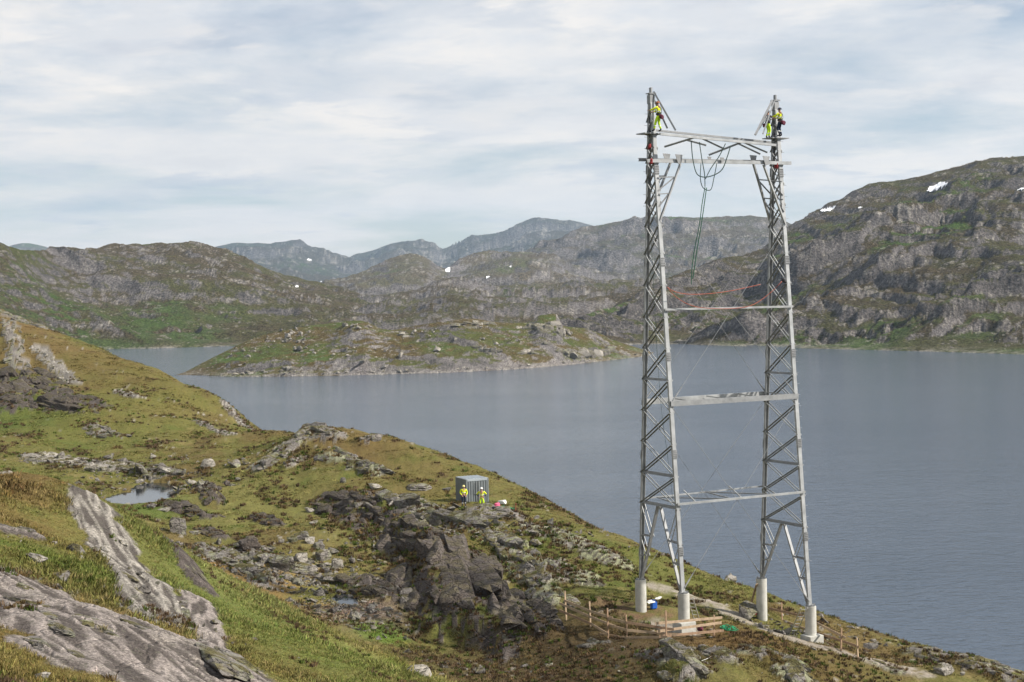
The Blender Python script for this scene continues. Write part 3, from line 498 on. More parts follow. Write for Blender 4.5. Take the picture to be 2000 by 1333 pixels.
# ------------------------------------------------------------------ rock
rng = random.Random(11)
def rock_material(name, base, lich, lich_amt, dark_amt, pale_amt=0.3, moss=0.9):
    m, N, b = principled(name, base, 0.9, 0.0, 0.15)
    tc_ = N.new('ShaderNodeTexCoord'); oi = N.new('ShaderNodeObjectInfo')
    off = N.vmath('ADD', N.new('ShaderNodeNewGeometry').outputs['Position'], (0, 0, 0)); t = off
    big = N.noise(t, 1.1, 6, 0.65, 0.3); fine = N.noise(t, 7.0, 7, 0.7); stre = N.noise(N.vmath('MULTIPLY', t, (1.0, 1.0, 3.5)), 2.2, 5, 0.6, 0.6)
    c = N.ramp(fine, [(0.33, tuple(x * 0.45 for x in base)), (0.5, base), (0.66, tuple(min(1, x * 1.45) for x in base))])
    c = N.mix(N.math('MULTIPLY', N.ramp(stre, [(0.52, 0.0), (0.68, 1.0)]), dark_amt), c, tuple(DARKR))
    c = N.mix(N.math('MULTIPLY', N.ramp(big, [(0.50, 0.0), (0.62, 1.0)]), lich_amt), c, lich)
    c = N.mix(N.math('MULTIPLY', N.ramp(fine, [(0.62, 0.0), (0.70, 1.0)]), pale_amt), c, tuple(PALE))
    up = N.new('ShaderNodeSeparateXYZ'); N.l.new(N.new('ShaderNodeNewGeometry').outputs['Normal'], up.inputs[0])      # moss and turf settle on the level tops
    mo = N.math('MULTIPLY', N.ramp(up.outputs[2], [(0.62, 0.0), (0.9, 1.0)]), N.ramp(N.noise(t, 0.9, 6, 0.7), [(0.46, 0.0), (0.54, 1.0)])); c = N.mix(N.math('MULTIPLY', mo, moss), c, N.ramp(fine, [(0.35, (0.06, 0.045, 0.02)), (0.65, (0.12, 0.11, 0.03))]))
    k = N.math('MULTIPLY_ADD', oi.outputs['Random'], 0.3, 0.85); cc = N.new('ShaderNodeCombineXYZ')
    for i in range(3): N.l.new(k, cc.inputs[i])
    N.l.new(N.mix(1.0, c, cc.outputs[0], 'MULTIPLY'), b.inputs['Base Color'])
    
    v = N.new('ShaderNodeTexVoronoi', feature='DISTANCE_TO_EDGE'); v.inputs['Scale'].default_value = 1.5; wv = N.new('ShaderNodeVectorMath', operation='MULTIPLY_ADD'); N.l.new(N.new('ShaderNodeTexNoise').outputs['Color'], wv.inputs[0]); wv.inputs[1].default_value = (0.5, 0.5, 0.5); N.l.new(N.vmath('MULTIPLY', t, (0.7, 1.0, 1.9)), wv.inputs[2]); N.l.new(wv.outputs[0], v.inputs['Vector'])
    cr = N.ramp(v.outputs['Distance'], [(0.0, 0.0), (0.07, 1.0)])
    bump(N, b, N.math('ADD', N.math('ADD', N.math('MULTIPLY', fine, 0.6), stre), N.math('MULTIPLY', cr, 0.9)), 1.0, 0.11); return m
RM = [rock_material('grey_rock', tuple(ROCK), tuple(LICHEN), 0.5, 0.5), rock_material('pale_rock', tuple(PALE * 0.92), (0.30, 0.27, 0.2), 0.25, 0.35), rock_material('dark_rock', (0.092, 0.076, 0.066), tuple(ROCK * 0.75), 0.4, 0.75, 0.3, 0.4), rock_material('lichen_rock', tuple(ROCK), tuple(LICHEN * 1.05), 0.8, 0.35)]
def rock_mesh(name, seed, sub, planes, soft, rough, box=0.0):
    """a worn block: a ball cut flat by random planes, then roughened"""
    r_ = np.random.RandomState(seed); bm = bmesh.new(); bmesh.ops.create_icosphere(bm, subdivisions=sub, radius=1.0)
    d = np.array([v.co[:] for v in bm.verts]); d /= np.linalg.norm(d, axis=1)[:, None]
    nrm = r_.normal(size=(planes, 3)); nrm /= np.linalg.norm(nrm, axis=1)[:, None]; off = r_.uniform(0.62, 0.95, planes)
    if box > 0:
        a = np.eye(3) + r_.normal(scale=0.20, size=(3, 3)); a /= np.linalg.norm(a, axis=1)[:, None]; nrm = np.concatenate([a, -a, nrm]); off = np.concatenate([r_.uniform(0.68, 0.85, 6) , off + box * 0.25])
    dot = d @ nrm.T; rad = np.where(dot > 0.05, off / np.maximum(dot, 0.05), 9.0); k = soft
    rs = -np.log(np.exp(-rad * k).sum(1)) / k
    nz = 0
    for o, (f, a_) in enumerate(((1.7, 1.0), (3.9, 0.5), (8.3, 0.25))):
        nz = nz + a_ * (perlin(d[:, 0] * f + seed, d[:, 1] * f + d[:, 2] * f * 0.7, seed + o) + perlin(d[:, 2] * f - seed, d[:, 0] * f * 0.8 - d[:, 1] * f, seed + 9 + o))
    lay_ = d[:, 2] * rs * 3.1 + 0.25 * nz + d[:, 0] * 0.6; rs = rs * (1 + rough * nz + 0.035 * np.sign(np.sin(lay_ * 3.1)) * (box > 0)); p = d * rs[:, None]; p /= np.abs(p).max(0)
    for v, q in zip(bm.verts, p): v.co = q
    me = bpy.data.meshes.new(name); bm.to_mesh(me); bm.free(); me.polygons.foreach_set('use_smooth', np.full(len(me.polygons), True)); me.set_sharp_from_angle(angle=math.radians(24 if box > 0 else 34)); return me
BLOCKS = [[None] * 8 for _ in range(4)]; STONES = [[None] * 6 for _ in range(4)]
for i in range(8):
    m0 = rock_mesh('rock_block', 40 + i, 3, 10, 60, 0.05, 0.35)
    for k in range(4): BLOCKS[k][i] = m0.copy(); BLOCKS[k][i].materials.append(RM[k])
for i in range(6):
    m0 = rock_mesh('boulder', 80 + i, 3, 11, 14, 0.03, 0.0)
    for k in range(4): STONES[k][i] = m0.copy(); STONES[k][i].materials.append(RM[k])

# ---- bedrock that breaks through the turf: every outcrop is one thing made of its blocks
OUT_LABEL = [
 'long pale streaked rock slab on the near slope at left', 'narrower pale slab just under the long streaked slab', 'broad grey bedrock sheet in the bottom left corner', 'lower grey bedrock sheet at the bottom edge, left', 'small grey rocks in the turf at the left edge', 'dark narrow rock strip right of the pale slabs', 'pale rock tip poking up at the left edge', 'thin grey rock strip near the bottom left corner',
 'large dark outcrop on the left middle hillside', 'pale rock stripe above the large dark hillside outcrop', 'grey rock stripe high on the left hillside', 'dark outcrop at the left edge of the middle hillside', 'grey ledges along the top of the left hillside', 'small grey rock right below the large dark hillside outcrop',
 'small pale rock halfway down the left hillside', 'pale flat rock low on the left hillside near the ridge', 'pale rock at the waterside rim of the left hillside',
 'grey jointed crag at the high left end of the ridge', 'lichen green slab below the crag on the ridge top', 'grey knob on the ridge skyline right of the crag', 'small tilted rock left of the lichen green slab',
 'dark upper end of the ledge running down from the ridge top', 'dark broken ledge in the middle of the ridge flank', 'grey blocky ledge left of the container', 'big dark crag above the gully', 'dark rock face right of the big dark crag',
 'grey outcrop right below the container', 'grey slabs descending from the container outcrop', 'pair of lichen covered blocks above the gully', 'long lichen green slab right of the container outcrop', 'broad lichen green slab above the wooden fence',
 'lichen boulder crag at the left end of the fence', 'dark rock below the left end of the fence', 'small grey rock below the fence boards', 'layered grey crag under the near left pillar', 'small grey crag right of the layered crag',
 'lichen covered rock rib at the bottom right of the fence', 'long dark grey ledge at the lower right by the water', 'lichen covered slab beside the stone track', 'thin grey rim rock at the right edge above the lake',
 'dark rocks just right of the pond', 'dark rocks above the right end of the pond', 'small dark rock hump right of the square boulder', 'dark rock hump in the middle of the mossy dip',
 'grey scree fan in the dip', 'grey broken rocks above the bog', 'pale rubble at the left end of the pond', 'grey rubble behind the pond', 'dark rocks between the puddle and the crag']
def place_rock(mesh, name, p, size, yaw, tilt=(0, 0), parent=None):
    o = bpy.data.objects.new(name, mesh); link(o, parent); o.location = p; o.scale = size; o.rotation_euler = (tilt[0], tilt[1], yaw); return o
for (chain, hw, amp, kd), lab in zip(OUT, OUT_LABEL):
    q = [P(*c) for c in chain]; seg = [np.linalg.norm(q[i + 1][:2] - q[i][:2]) for i in range(len(q) - 1)]; L = sum(seg)
    root = bpy.data.objects.new('rock_outcrop', None); link(root); tag(root, lab, 'rock outcrop'); c0 = q[len(q) // 2]; root.location = (c0[0], c0[1], near_z(c0[0], c0[1]))
    flat = amp < 0.45; sz = min(1.5, 0.30 * hw + 0.28 * amp); nb = int(np.clip(L * hw * (0.4 if flat else (2.6 if kd == 2 else 1.7)) / (sz * sz * 1.6), 3, 7 if flat else 40)); inv = root.location.copy()
    for b_ in range(nb):
        t = (b_ + rng.random()) / nb * L; i = 0
        while i < len(seg) - 1 and t > seg[i]: t -= seg[i]; i += 1
        a_, b2_ = q[i], q[i + 1]; u = min(1, t / max(seg[i], 1e-6)); dx, dy = (b2_ - a_)[:2] / max(seg[i], 1e-6); off_ = rng.uniform(-0.8, 0.8) * hw
        x = a_[0] + (b2_[0] - a_[0]) * u - dy * off_; y = a_[1] + (b2_[1] - a_[1]) * u + dx * off_
        yaw = math.atan2(dy, dx) + rng.gauss(0, 0.13); s_ = sz * min(1.3, math.exp(rng.gauss(-0.35, 0.42)))
        e = 0.9; gx = (smooth_z(x + e, y) - smooth_z(x - e, y)) / (2 * e); gy = (smooth_z(x, y + e) - smooth_z(x, y - e)) / (2 * e)
        along = math.atan(gx * math.cos(yaw) + gy * math.sin(yaw)); acr = math.atan(-gx * math.sin(yaw) + gy * math.cos(yaw))
        if flat: size = (s_ * rng.uniform(1.5, 3.0), s_ * 0.5, s_ * 0.16); zz = near_z(x, y) - size[2] * 0.5; tl = (acr + rng.gauss(0, .08), -along + rng.gauss(0, .05))
        else: size = (s_ * rng.uniform(1.2, 2.7), s_ * rng.uniform(0.5, 0.85), s_ * rng.uniform(0.40, 0.75) * min(1.15, 0.5 + amp * 0.5)); zz = near_z(x, y) - size[2] * rng.uniform(0.35, 0.8); tl = (acr * 0.7 + rng.gauss(0.25, .14), -along * 0.95 + rng.gauss(0, .08))
        place_rock(BLOCKS[kd][rng.randrange(8)], 'rock_block', (x - inv.x, y - inv.y, zz - inv.z), size, yaw, tl, root)
# ------------------------------------------------------------------ mesh helpers for built things
def V(p): return Vector((float(p[0]), float(p[1]), float(p[2])))
def mesh_obj(name, bm, mat, parent=None, smooth=False):
    me = bpy.data.meshes.new(name); bmesh.ops.recalc_face_normals(bm, faces=bm.faces); bm.to_mesh(me); bm.free()
    if smooth: me.polygons.foreach_set('use_smooth', np.full(len(me.polygons), True))
    for m in (mat if isinstance(mat, (list, tuple)) else [mat]): me.materials.append(m)
    o = link(bpy.data.objects.new(name, me), parent)
    if parent is not None: o.matrix_parent_inverse = Matrix.Translation(parent.location).inverted() if parent.rotation_euler.z == 0 else parent.matrix_basis.inverted()
    return o
def empty(name, loc, rz=0.0):
    o = bpy.data.objects.new(name, None); link(o); o.location = loc; o.rotation_euler = (0, 0, rz); return o
def prism(bm, a, b, prof, u):
    """sweep a closed 2-D profile from a to b; profile x follows u"""
    a = V(a); b = V(b); t = (b - a).normalized(); u = V(u); u = (u - t * u.dot(t)).normalized(); v = t.cross(u)
    A = [bm.verts.new(a + u * x + v * y) for x, y in prof]; B = [bm.verts.new(b + u * x + v * y) for x, y in prof]; n_ = len(prof)
    for i in range(n_): bm.faces.new((A[i], A[(i + 1) % n_], B[(i + 1) % n_], B[i]))
    bm.faces.new(A[::-1]); bm.faces.new(B)
def rect(w_, h_): return [(-w_ / 2, -h_ / 2), (w_ / 2, -h_ / 2), (w_ / 2, h_ / 2), (-w_ / 2, h_ / 2)]
def angle(f, t_): return [(0, 0), (f, 0), (f, t_), (t_, t_), (t_, f), (0, f)]
def channel(w_, d_, t_): return [(-w_ / 2, 0), (w_ / 2, 0), (w_ / 2, -d_), (w_ / 2 - t_, -d_), (w_ / 2 - t_, -t_), (-w_ / 2 + t_, -t_), (-w_ / 2 + t_, -d_), (-w_ / 2, -d_)]
def circ(r, n_=10): return [(r * math.cos(2 * math.pi * i / n_), r * math.sin(2 * math.pi * i / n_)) for i in range(n_)]
def tube(bm, pts_, r, n_=6):
    pts_ = [V(p) for p in pts_]; rings = []; up = Vector((0.31, 0.2, 0.93))
    for i, p in enumerate(pts_):
        t = (pts_[min(i + 1, len(pts_) - 1)] - pts_[max(i - 1, 0)]).normalized(); u = (up - t * up.dot(t)); u = u.normalized() if u.length > 1e-3 else Vector((1, 0, 0)); v = t.cross(u)
        rings.append([bm.verts.new(p + (u * math.cos(2 * math.pi * k / n_) + v * math.sin(2 * math.pi * k / n_)) * r) for k in range(n_)])
    for a, b in zip(rings[:-1], rings[1:]):
        for k in range(n_): bm.faces.new((a[k], a[(k + 1) % n_], b[(k + 1) % n_], b[k]))
    bm.faces.new(rings[0][::-1]); bm.faces.new(rings[-1])
def bez(pts_, n_=24):
    """smooth curve through points"""
    q = [np.array(p, float) for p in pts_]; ts = np.linspace(0, len(q) - 1, n_); out = []
    for t in ts:
        i = min(int(t), len(q) - 2); f = t - i; p0 = q[max(i - 1, 0)]; p1 = q[i]; p2 = q[i + 1]; p3 = q[min(i + 2, len(q) - 1)]
        out.append(0.5 * (2 * p1 + (p2 - p0) * f + (2 * p0 - 5 * p1 + 4 * p2 - p3) * f * f + (3 * p1 - p0 - 3 * p2 + p3) * f ** 3))
    return out
def bar(name, a, b, prof, u, mat, parent):
    bm = bmesh.new(); prism(bm, a, b, prof, u); return mesh_obj(name, bm, mat, parent)
def boxm(bm, c, s, rz=0.0, bev=0.0):
    r = bmesh.ops.create_cube(bm, size=1.0); M = Matrix.Translation(V(c)) @ Matrix.Rotation(rz, 4, 'Z') @ Matrix.Diagonal((s[0], s[1], s[2], 1)); bmesh.ops.transform(bm, matrix=M, verts=r['verts'])
    if bev: bmesh.ops.bevel(bm, geom=[e for e in bm.edges if all(v in r['verts'] for v in e.verts)], offset=bev, segments=2, affect='EDGES')

M_STEEL = worn('galvanised_steel', (0.35, 0.358, 0.362), 0.25, 1.6, 0.55, 0.3, 0.1, 0.4)
M_STEEL2 = worn('dull_galvanised_steel', (0.27, 0.275, 0.28), 0.25, 2.0, 0.6, 0.3, 0.1, 0.4)
M_CONC = worn('concrete', (0.46, 0.45, 0.41), 0.16, 2.5, 0.9, 0, 0.25)
M_WOOD = worn('raw_timber', (0.42, 0.31, 0.21), 0.25, 5, 0.85, 0, 0.15); M_WOOD2 = worn('stained_timber', (0.30, 0.20, 0.13), 0.3, 5, 0.85, 0, 0.15)
M_ALU = worn('aluminium', (0.62, 0.62, 0.60), 0.12, 3, 0.4, 0.5)
M_GREEN = worn('green_rope', (0.02, 0.24, 0.11), 0.4, 14, 0.8); M_HANG = worn('hanging_green_rope', (0.018, 0.10, 0.055), 0.4, 9, 0.8); M_DKGREEN = worn('dark_green_rope', (0.025, 0.055, 0.045), 0.4, 9, 0.8); M_RED = worn('red_fabric', (0.22, 0.022, 0.022), 0.35, 6, 0.75); M_BLUE = worn('blue_plastic', (0.02, 0.10, 0.42), 0.2, 4, 0.5)  # M_HANG: a darker, less vivid green for the ropes trailing from the knot
M_BLACK = worn('black_fabric', (0.02, 0.018, 0.022), 0.4, 8, 0.8); M_WHITE = worn('white_cloth', (0.66, 0.65, 0.62), 0.15, 6, 0.85); M_PINK = worn('pink_plastic', (0.62, 0.10, 0.20), 0.2, 5, 0.6); M_ORANGE = worn('orange_rope', (0.34, 0.09, 0.055), 0.35, 9, 0.7)
M_HIVIS = worn('high_visibility_yellow', (0.72, 0.80, 0.02), 0.1, 7, 0.85); M_TROU = worn('high_visibility_lime', (0.55, 0.78, 0.02), 0.12, 7, 0.85); M_REFL = worn('reflective_tape', (0.72, 0.74, 0.72), 0.1, 8, 0.4); M_SKIN = worn('skin', (0.42, 0.24, 0.17), 0.12, 9, 0.6); M_NAVY = worn('navy_fabric', (0.02, 0.03, 0.055), 0.3, 8, 0.85)
M_HELY = worn('pale_yellow_helmet', (0.62, 0.55, 0.22), 0.1, 6, 0.4); M_HELW = worn('white_helmet', (0.72, 0.70, 0.66), 0.1, 6, 0.4); M_HELO = worn('orange_brown_helmet', (0.30, 0.11, 0.05), 0.2, 6, 0.45); M_HELD = worn('dark_helmet', (0.03, 0.035, 0.05), 0.2, 6, 0.45); M_MAROON = worn('maroon_bag', (0.10, 0.018, 0.035), 0.3, 7, 0.8)
M_BOX = worn('grey_blue_paint', (0.20, 0.22, 0.23), 0.2, 1.4, 0.45, 0.25, 0.1, 0.4); M_ROOF = worn('pale_galvanised_roof', (0.38, 0.42, 0.45), 0.15, 1.5, 0.45, 0.2)

# ------------------------------------------------------------------ the tower: two lattice masts, beams and bracing cables
FT = {'LF': P(1335,1158,94.9), 'LR': P(1251,1133,99.1), 'RF': P(1583,1183,99.1), 'RR': P(1487,1130,103.3)}
APX = {'L': P(1271,184,97.0), 'R': P(1514,198,101.2)}
mdir = (FT['LF'] - FT['LR']) * np.array([1, 1, 0]); mdir = mdir + (FT['RF'] - FT['RR']) * np.array([1, 1, 0]); mdir /= np.linalg.norm(mdir)   # from rear to front
bdir = np.array([-mdir[1], mdir[0], 0.0]); bdir = bdir if bdir[0] > 0 else -bdir                                                             # along the beams, left to right
tower = empty('transmission_tower', tuple((FT['LF'] + FT['RR']) / 2)); tag(tower, 'tall galvanised steel lattice tower with two masts, unfinished, standing above the lake', 'tower')
LEG = {}
for k, f in FT.items():
    sgn = 1 if k[1] == 'F' else -1; LEG[k] = (f + np.array([0, 0, 0.0]), APX[k[0]] + mdir * 0.13 * sgn)
def legpt(k, z):
    a, b = LEG[k]; t = (z - a[2]) / (b[2] - a[2]); return a + (b - a) * t
def zy(k, py):
    """height on a leg whose photograph row is py"""
    a, b = LEG[k]; lo, hi = 0.0, 1.05
    for _ in range(40):
        t = (lo + hi) / 2; q = a + (b - a) * t - CAM; row = 666.5 - FPX * (q @ CU) / (q @ _F)
        if row > py: lo = t
        else: hi = t
    return a[2] + (b[2] - a[2]) * lo
CH = channel(0.27, 0.16, 0.022)
for k in ('LF', 'LR', 'RF', 'RR'):
    a, b = LEG[k]; out = mdir if k[1] == 'F' else -mdir; leg = bmesh.new(); cr_ = np.cross(b - a, bdir); u_ = bdir if cr_ @ out > 0 else -bdir
    prism(leg, a, b, CH, u_); leg = mesh_obj('leg', leg, M_STEEL, tower)
    bp = bmesh.new(); boxm(bp, a + np.array([0, 0, 0.02]), (0.46, 0.46, 0.05)); mesh_obj('foot_plate', bp, M_STEEL2, leg)
    for py in ((332, 512, 697, 888, 1078) if k[0] == 'L' else (338, 508, 690, 866, 1048)):     # bolted splices
        z = zy(k, py); p0 = legpt(k, z - 0.28) + out * 0.012; p1 = legpt(k, z + 0.28) + out * 0.012; s = bar('splice_plate', p0, p1, rect(0.33, 0.03), bdir, M_STEEL2, leg)
        bm = bmesh.new()
        for i in range(5):
            for j in (-1, 0, 1): c = legpt(k, z - 0.22 + i * 0.11) + out * 0.035 + bdir * j * 0.1; boxm(bm, c, (0.04, 0.04, 0.04))
        mesh_obj('bolts', bm, M_BLACK, leg)['kind'] = 'stuff'
    if k in ('RF', 'LR'):                                                                       # climbing pegs
        bm = bmesh.new(); z = a[2] + 2.5; i = 0
        while z < b[2] - 1.0: c = legpt(k, z); s = 1 if (i % 2) else -1; tube(bm, [c + bdir * 0.14 * s, c + bdir * 0.34 * s], 0.011, 5); z += 0.36; i += 1
        mesh_obj('climbing_pegs', bm, M_STEEL2, leg)['kind'] = 'stuff'
AN = [(0, 0), (0.09, 0), (0.09, 0.014), (0.014, 0.014), (0.014, 0.06), (0, 0.06)]; AN2 = angle(0.07, 0.012); AN3 = angle(0.12, 0.016)
YS = {'L': [981, 922, 861, 801, 741, 680, 621, 559, 498, 444, 398, 357, 320, 292, 265, 240, 216], 'R': [1015, 957, 900, 843, 785, 729, 671, 612, 555, 497, 445, 402, 362, 325, 298, 272, 247, 224]}
ZN = {}
for s in 'LR':
    F_, R_ = s + 'F', s + 'R'; zs = [zy(R_, y) for y in YS[s]]; ZN[s] = zs
    for i, (z0, z1) in enumerate(zip(zs[:-1], zs[1:])):
        for pl in (-0.135, 0.135):
            off = bdir * pl; f2 = bdir * (0.03 if pl > 0 else -0.03)
            bar('diagonal_brace', legpt(R_, z1) + off, legpt(F_, z0) + off, AN, bdir, M_STEEL, tower)
            bar('diagonal_brace', legpt(R_, z0) + off + f2, legpt(F_, z1) + off + f2, AN, -bdir, M_STEEL2, tower)
        if i in ((0, 1, 4) if s == 'L' else (0, 2, 5)):
            for pl in (-0.15, 0.15): bar('horizontal_strut', legpt(R_, z0) + bdir * pl, legpt(F_, z0) + bdir * pl, AN3, (0, 0, 1), M_STEEL2, tower)
    # spread feet: an inner leg runs from the lowest strut to each foot, laced to the main leg
    zb = zs[0]; mid = (legpt(F_, zb) + legpt(R_, zb)) / 2
    for k, sg in ((F_, 1), (R_, -1)):
        top = mid + mdir * 0.12 * sg; foot = LEG[k][0] - mdir * 0.22 * sg + np.array([0, 0, 0.1])
        inner = bar('inner_leg', top, foot, channel(0.19, 0.11, 0.018), bdir, M_STEEL2, tower)
        fr_ = [0.0, 0.42, 0.68, 0.86]
        for i in range(1, 4):
            za = zb + (LEG[k][0][2] - zb) * fr_[i]; zp = zb + (LEG[k][0][2] - zb) * fr_[i - 1]; pi_ = top + (foot - top) * fr_[i]
            for pl in (-0.12, 0.12):
                if i < 3: bar('lacing_bar', pi_ + bdir * pl, legpt(k, za) + bdir * pl, AN2, (0, 0, 1), M_STEEL2, tower)
                if i < 3: bar('lacing_bar', legpt(k, zp) + bdir * pl * 1.1, pi_ + bdir * pl * 1.1, AN2, bdir, M_STEEL, tower)
    # head of the mast
    hd = bmesh.new(); a = APX[s]; boxm(hd, a + np.array([0, 0, 0.02]), (0.5, 0.42, 0.05), math.atan2(bdir[1], bdir[0])); boxm(hd, a + np.array([0, 0, -0.35]), (0.36, 0.34, 0.55), math.atan2(bdir[1], bdir[0])); boxm(hd, a + np.array([0, 0, 0.22]), (0.10, 0.22, 0.36), math.atan2(bdir[1], bdir[0])); boxm(hd, a + bdir * 0.3 + np.array([0, 0, 0.1]), (0.34, 0.05, 0.03), math.atan2(bdir[1], bdir[0]) + 0.4)
    mesh_obj('mast_head', hd, M_STEEL2, tower)
# beams between the masts
def beam(name, kl, yl, kr, yr, prof, ext=0.0, mat=None, u=(0, 0, 1), shift=0.0):
    a = legpt(kl, zy(kl, yl)); b = legpt(kr, zy(kr, yr)); t = (b - a) / np.linalg.norm(b - a); sh = (mdir if kl[1] == 'F' else -mdir) * (0.10 + shift)
    return bar(name, a - t * ext + sh, b + t * ext + sh, prof, u, mat or M_STEEL, tower)
bf = beam('cross_beam', 'LF', 789, 'RF', 774, channel(0.33, 0.14, 0.02), 0.1, M_STEEL2); br = beam('cross_beam', 'LR', 786, 'RR', 770, channel(0.36, 0.14, 0.02), 0.1)
def lerp_leg(fk, rk, yl, yr, t, up=0.0):
    a = legpt('L' + fk, zy('L' + fk, yl)); b = legpt('R' + fk, zy('R' + fk, yr)); return a + (b - a) * t + np.array([0, 0, up])
for t in (0.12, 0.40, 0.66, 0.90): bar('beam_tie', lerp_leg('F', 'F', 789, 774, t, 0.1), lerp_leg('R', 'R', 786, 770, min(1, t + 0.1), 0.1), AN2, (0, 0, 1), M_STEEL, tower)
beam('cross_beam', 'LF', 605, 'RF', 599, rect(0.13, 0.10), 0.12); beam('lower_tie_beam', 'LF', 985, 'RF', 961, rect(0.14, 0.10), 0.1); beam('lower_tie_beam', 'LR', 975, 'RR', 950, rect(0.09, 0.08), 0.05)
zz = [(0.0, 'F'), (0.12, 'R'), (0.42, 'F'), (0.52, 'R'), (0.78, 'F'), (1.0, 'R')]
for (t0, k0), (t1, k1) in zip(zz[:-1], zz[1:]):
    q = {'F': (985, 961), 'R': (975, 950)}; bar('lacing_bar', lerp_leg(k0, k0, *q[k0], t0), lerp_leg(k1, k1, *q[k1], t1), rect(0.07, 0.06), (0, 0, 1), M_STEEL2, tower)
for t in (0.14, 0.5): bar('tie_post', lerp_leg('F', 'F', 985, 961, t), lerp_leg('F', 'F', 985, 961, t, 0.62) - mdir * 1.3, rect(0.06, 0.06), bdir, M_STEEL, tower)
arm_f = beam('arm_beam', 'LF', 315, 'RF', 319, channel(0.21, 0.12, 0.02), 0.75, shift=0.05); arm_r = beam('arm_beam', 'LR', 312, 'RR', 316, channel(0.20, 0.12, 0.02), 0.6, M_STEEL2, shift=0.05)
for t in (0.16, 0.5, 0.86):
    for fk, yy in (('F', (315, 319)), ('R', (312, 316))):
        bm = bmesh.new(); c = V(lerp_leg(fk, fk, *yy, t)) + V(mdir) * (0.24 if fk == 'F' else -0.24); s_ = 1.0 if t != 0.5 else 0.55; pr = [(-0.30 * s_, 0.32 * s_), (0.28 * s_, 0.30 * s_), (0.14 * s_, -0.25 * s_), (-0.08 * s_, -0.30 * s_)]
        A_ = [bm.verts.new(c + V(bdir) * x + Vector((0, 0, z + 0.1))) for x, z in pr]; B_ = [bm.verts.new(v.co + V(mdir) * 0.03) for v in A_]
        bm.faces.new(A_); bm.faces.new(B_[::-1]); [bm.faces.new((A_[i], A_[(i + 1) % 4], B_[(i + 1) % 4], B_[i])) for i in range(4)]
        mesh_obj('gusset_plate', bm, M_STEEL2, tower)
for fk in 'FR':                                   # knee braces under the arm beam, with their lacing
    for s, t, yb in (('L', 0.175, 428), ('R', 0.845, 440)):
        a = lerp_leg(fk, fk, 315 if fk == 'F' else 312, 319 if fk == 'F' else 316, t, -0.15) + mdir * (0.1 if fk == 'F' else -0.1); b = legpt(s + fk, zy(s + fk, yb))
        bar('knee_brace', a, b, channel(0.17, 0.09, 0.016), mdir, M_STEEL if fk == 'F' else M_STEEL2, tower)
        k = s + fk; prev = a
        for f0, f1 in ((0.25, 0.5), (0.55, 0.78)):
            q0 = a + (b - a) * f0; q1 = legpt(k, a[2] + (b[2] - a[2]) * f1); bar('lacing_bar', q0, q1, AN2, mdir, M_STEEL2, tower); bar('lacing_bar', q0, legpt(k, q0[2] - 0.05), AN2, mdir, M_STEEL2, tower)
# the top beam, not yet finished: two chords with loose bracing bars hanging from them
tf0 = P(1289,262,95.6); tf1 = P(1515,284,100.0); tr0 = P(1280,255,98.2); tr1 = P(1512,279,102.6)
bar('top_chord', tf0, tf1, rect(0.15, 0.14), (0, 0, 1), M_STEEL, tower); bar('top_chord', tr0, tr1, rect(0.12, 0.12), (0, 0, 1), M_STEEL2, tower)
for s, c, k in (('L', (1270, 262), 96.9), ('R', (1515, 271), 101.2)):
    bm = bmesh.new(); boxm(bm, P(c[0], c[1], k), (1.5, 0.95, 0.06), math.atan2(bdir[1], bdir[0])); mesh_obj('platform', bm, M_STEEL2, tower)
for a, b in (((1355,268,97.0),(1297,286,97.5)), ((1365,270,97.0),(1416,294,98.4)), ((1448,277,98.7),(1384,302,98.4)), ((1447,278,98.8),(1498,300,100.2)), ((1440,282,100.8),(1484,303,101.6)), ((1380,283,97.8),(1340,272,97.4)), ((1275,180,96.9),(1318,256,96.2)), ((1273,190,97.2),(1302,252,97.6))):
    bar('loose_bracing_bar', P(*a), P(*b), angle(0.11, 0.014), (0, 1, 0.3), M_STEEL2, tower)
for a, b, sz_ in (((1509,196,101.0),(1475,264,99.6),0.14), ((1513,196,101.0),(1490,262,99.8),0.09), ((1500,225,101.2),(1480,256,100.2),0.07)): bar('loose_bracing_bar', P(*a), P(*b), rect(sz_, 0.08), (1, 0, 0), M_STEEL2, tower)
# bracing cables, crossed in the front and the rear plane
def cable(k0, y0, k1, y1, r=0.014):
    bm = bmesh.new(); a = legpt(k0, zy(k0, y0)); b = legpt(k1, zy(k1, y1)); d = (b - a) / np.linalg.norm(b - a); tube(bm, [a, b], r, 6); c = mesh_obj('bracing_cable', bm, M_STEEL2, tower)
    bm = bmesh.new(); tube(bm, [b - d * 1.25, b - d * 0.75], 0.035, 6); tube(bm, [b - d * 0.75, b - d * 0.15], 0.05, 6); mesh_obj('turnbuckle', bm, M_STEEL2, c)
for k0, y0, k1, y1 in (('RF', 445, 'LF', 787), ('LF', 432, 'RF', 772), ('RR', 440, 'LR', 784), ('LR', 428, 'RR', 768), ('LF', 795, 'RF', 1178), ('RF', 782, 'LF', 1152), ('LR', 792, 'RR', 1124), ('RR', 778, 'LR', 1128)): cable(k0, y0, k1, y1)

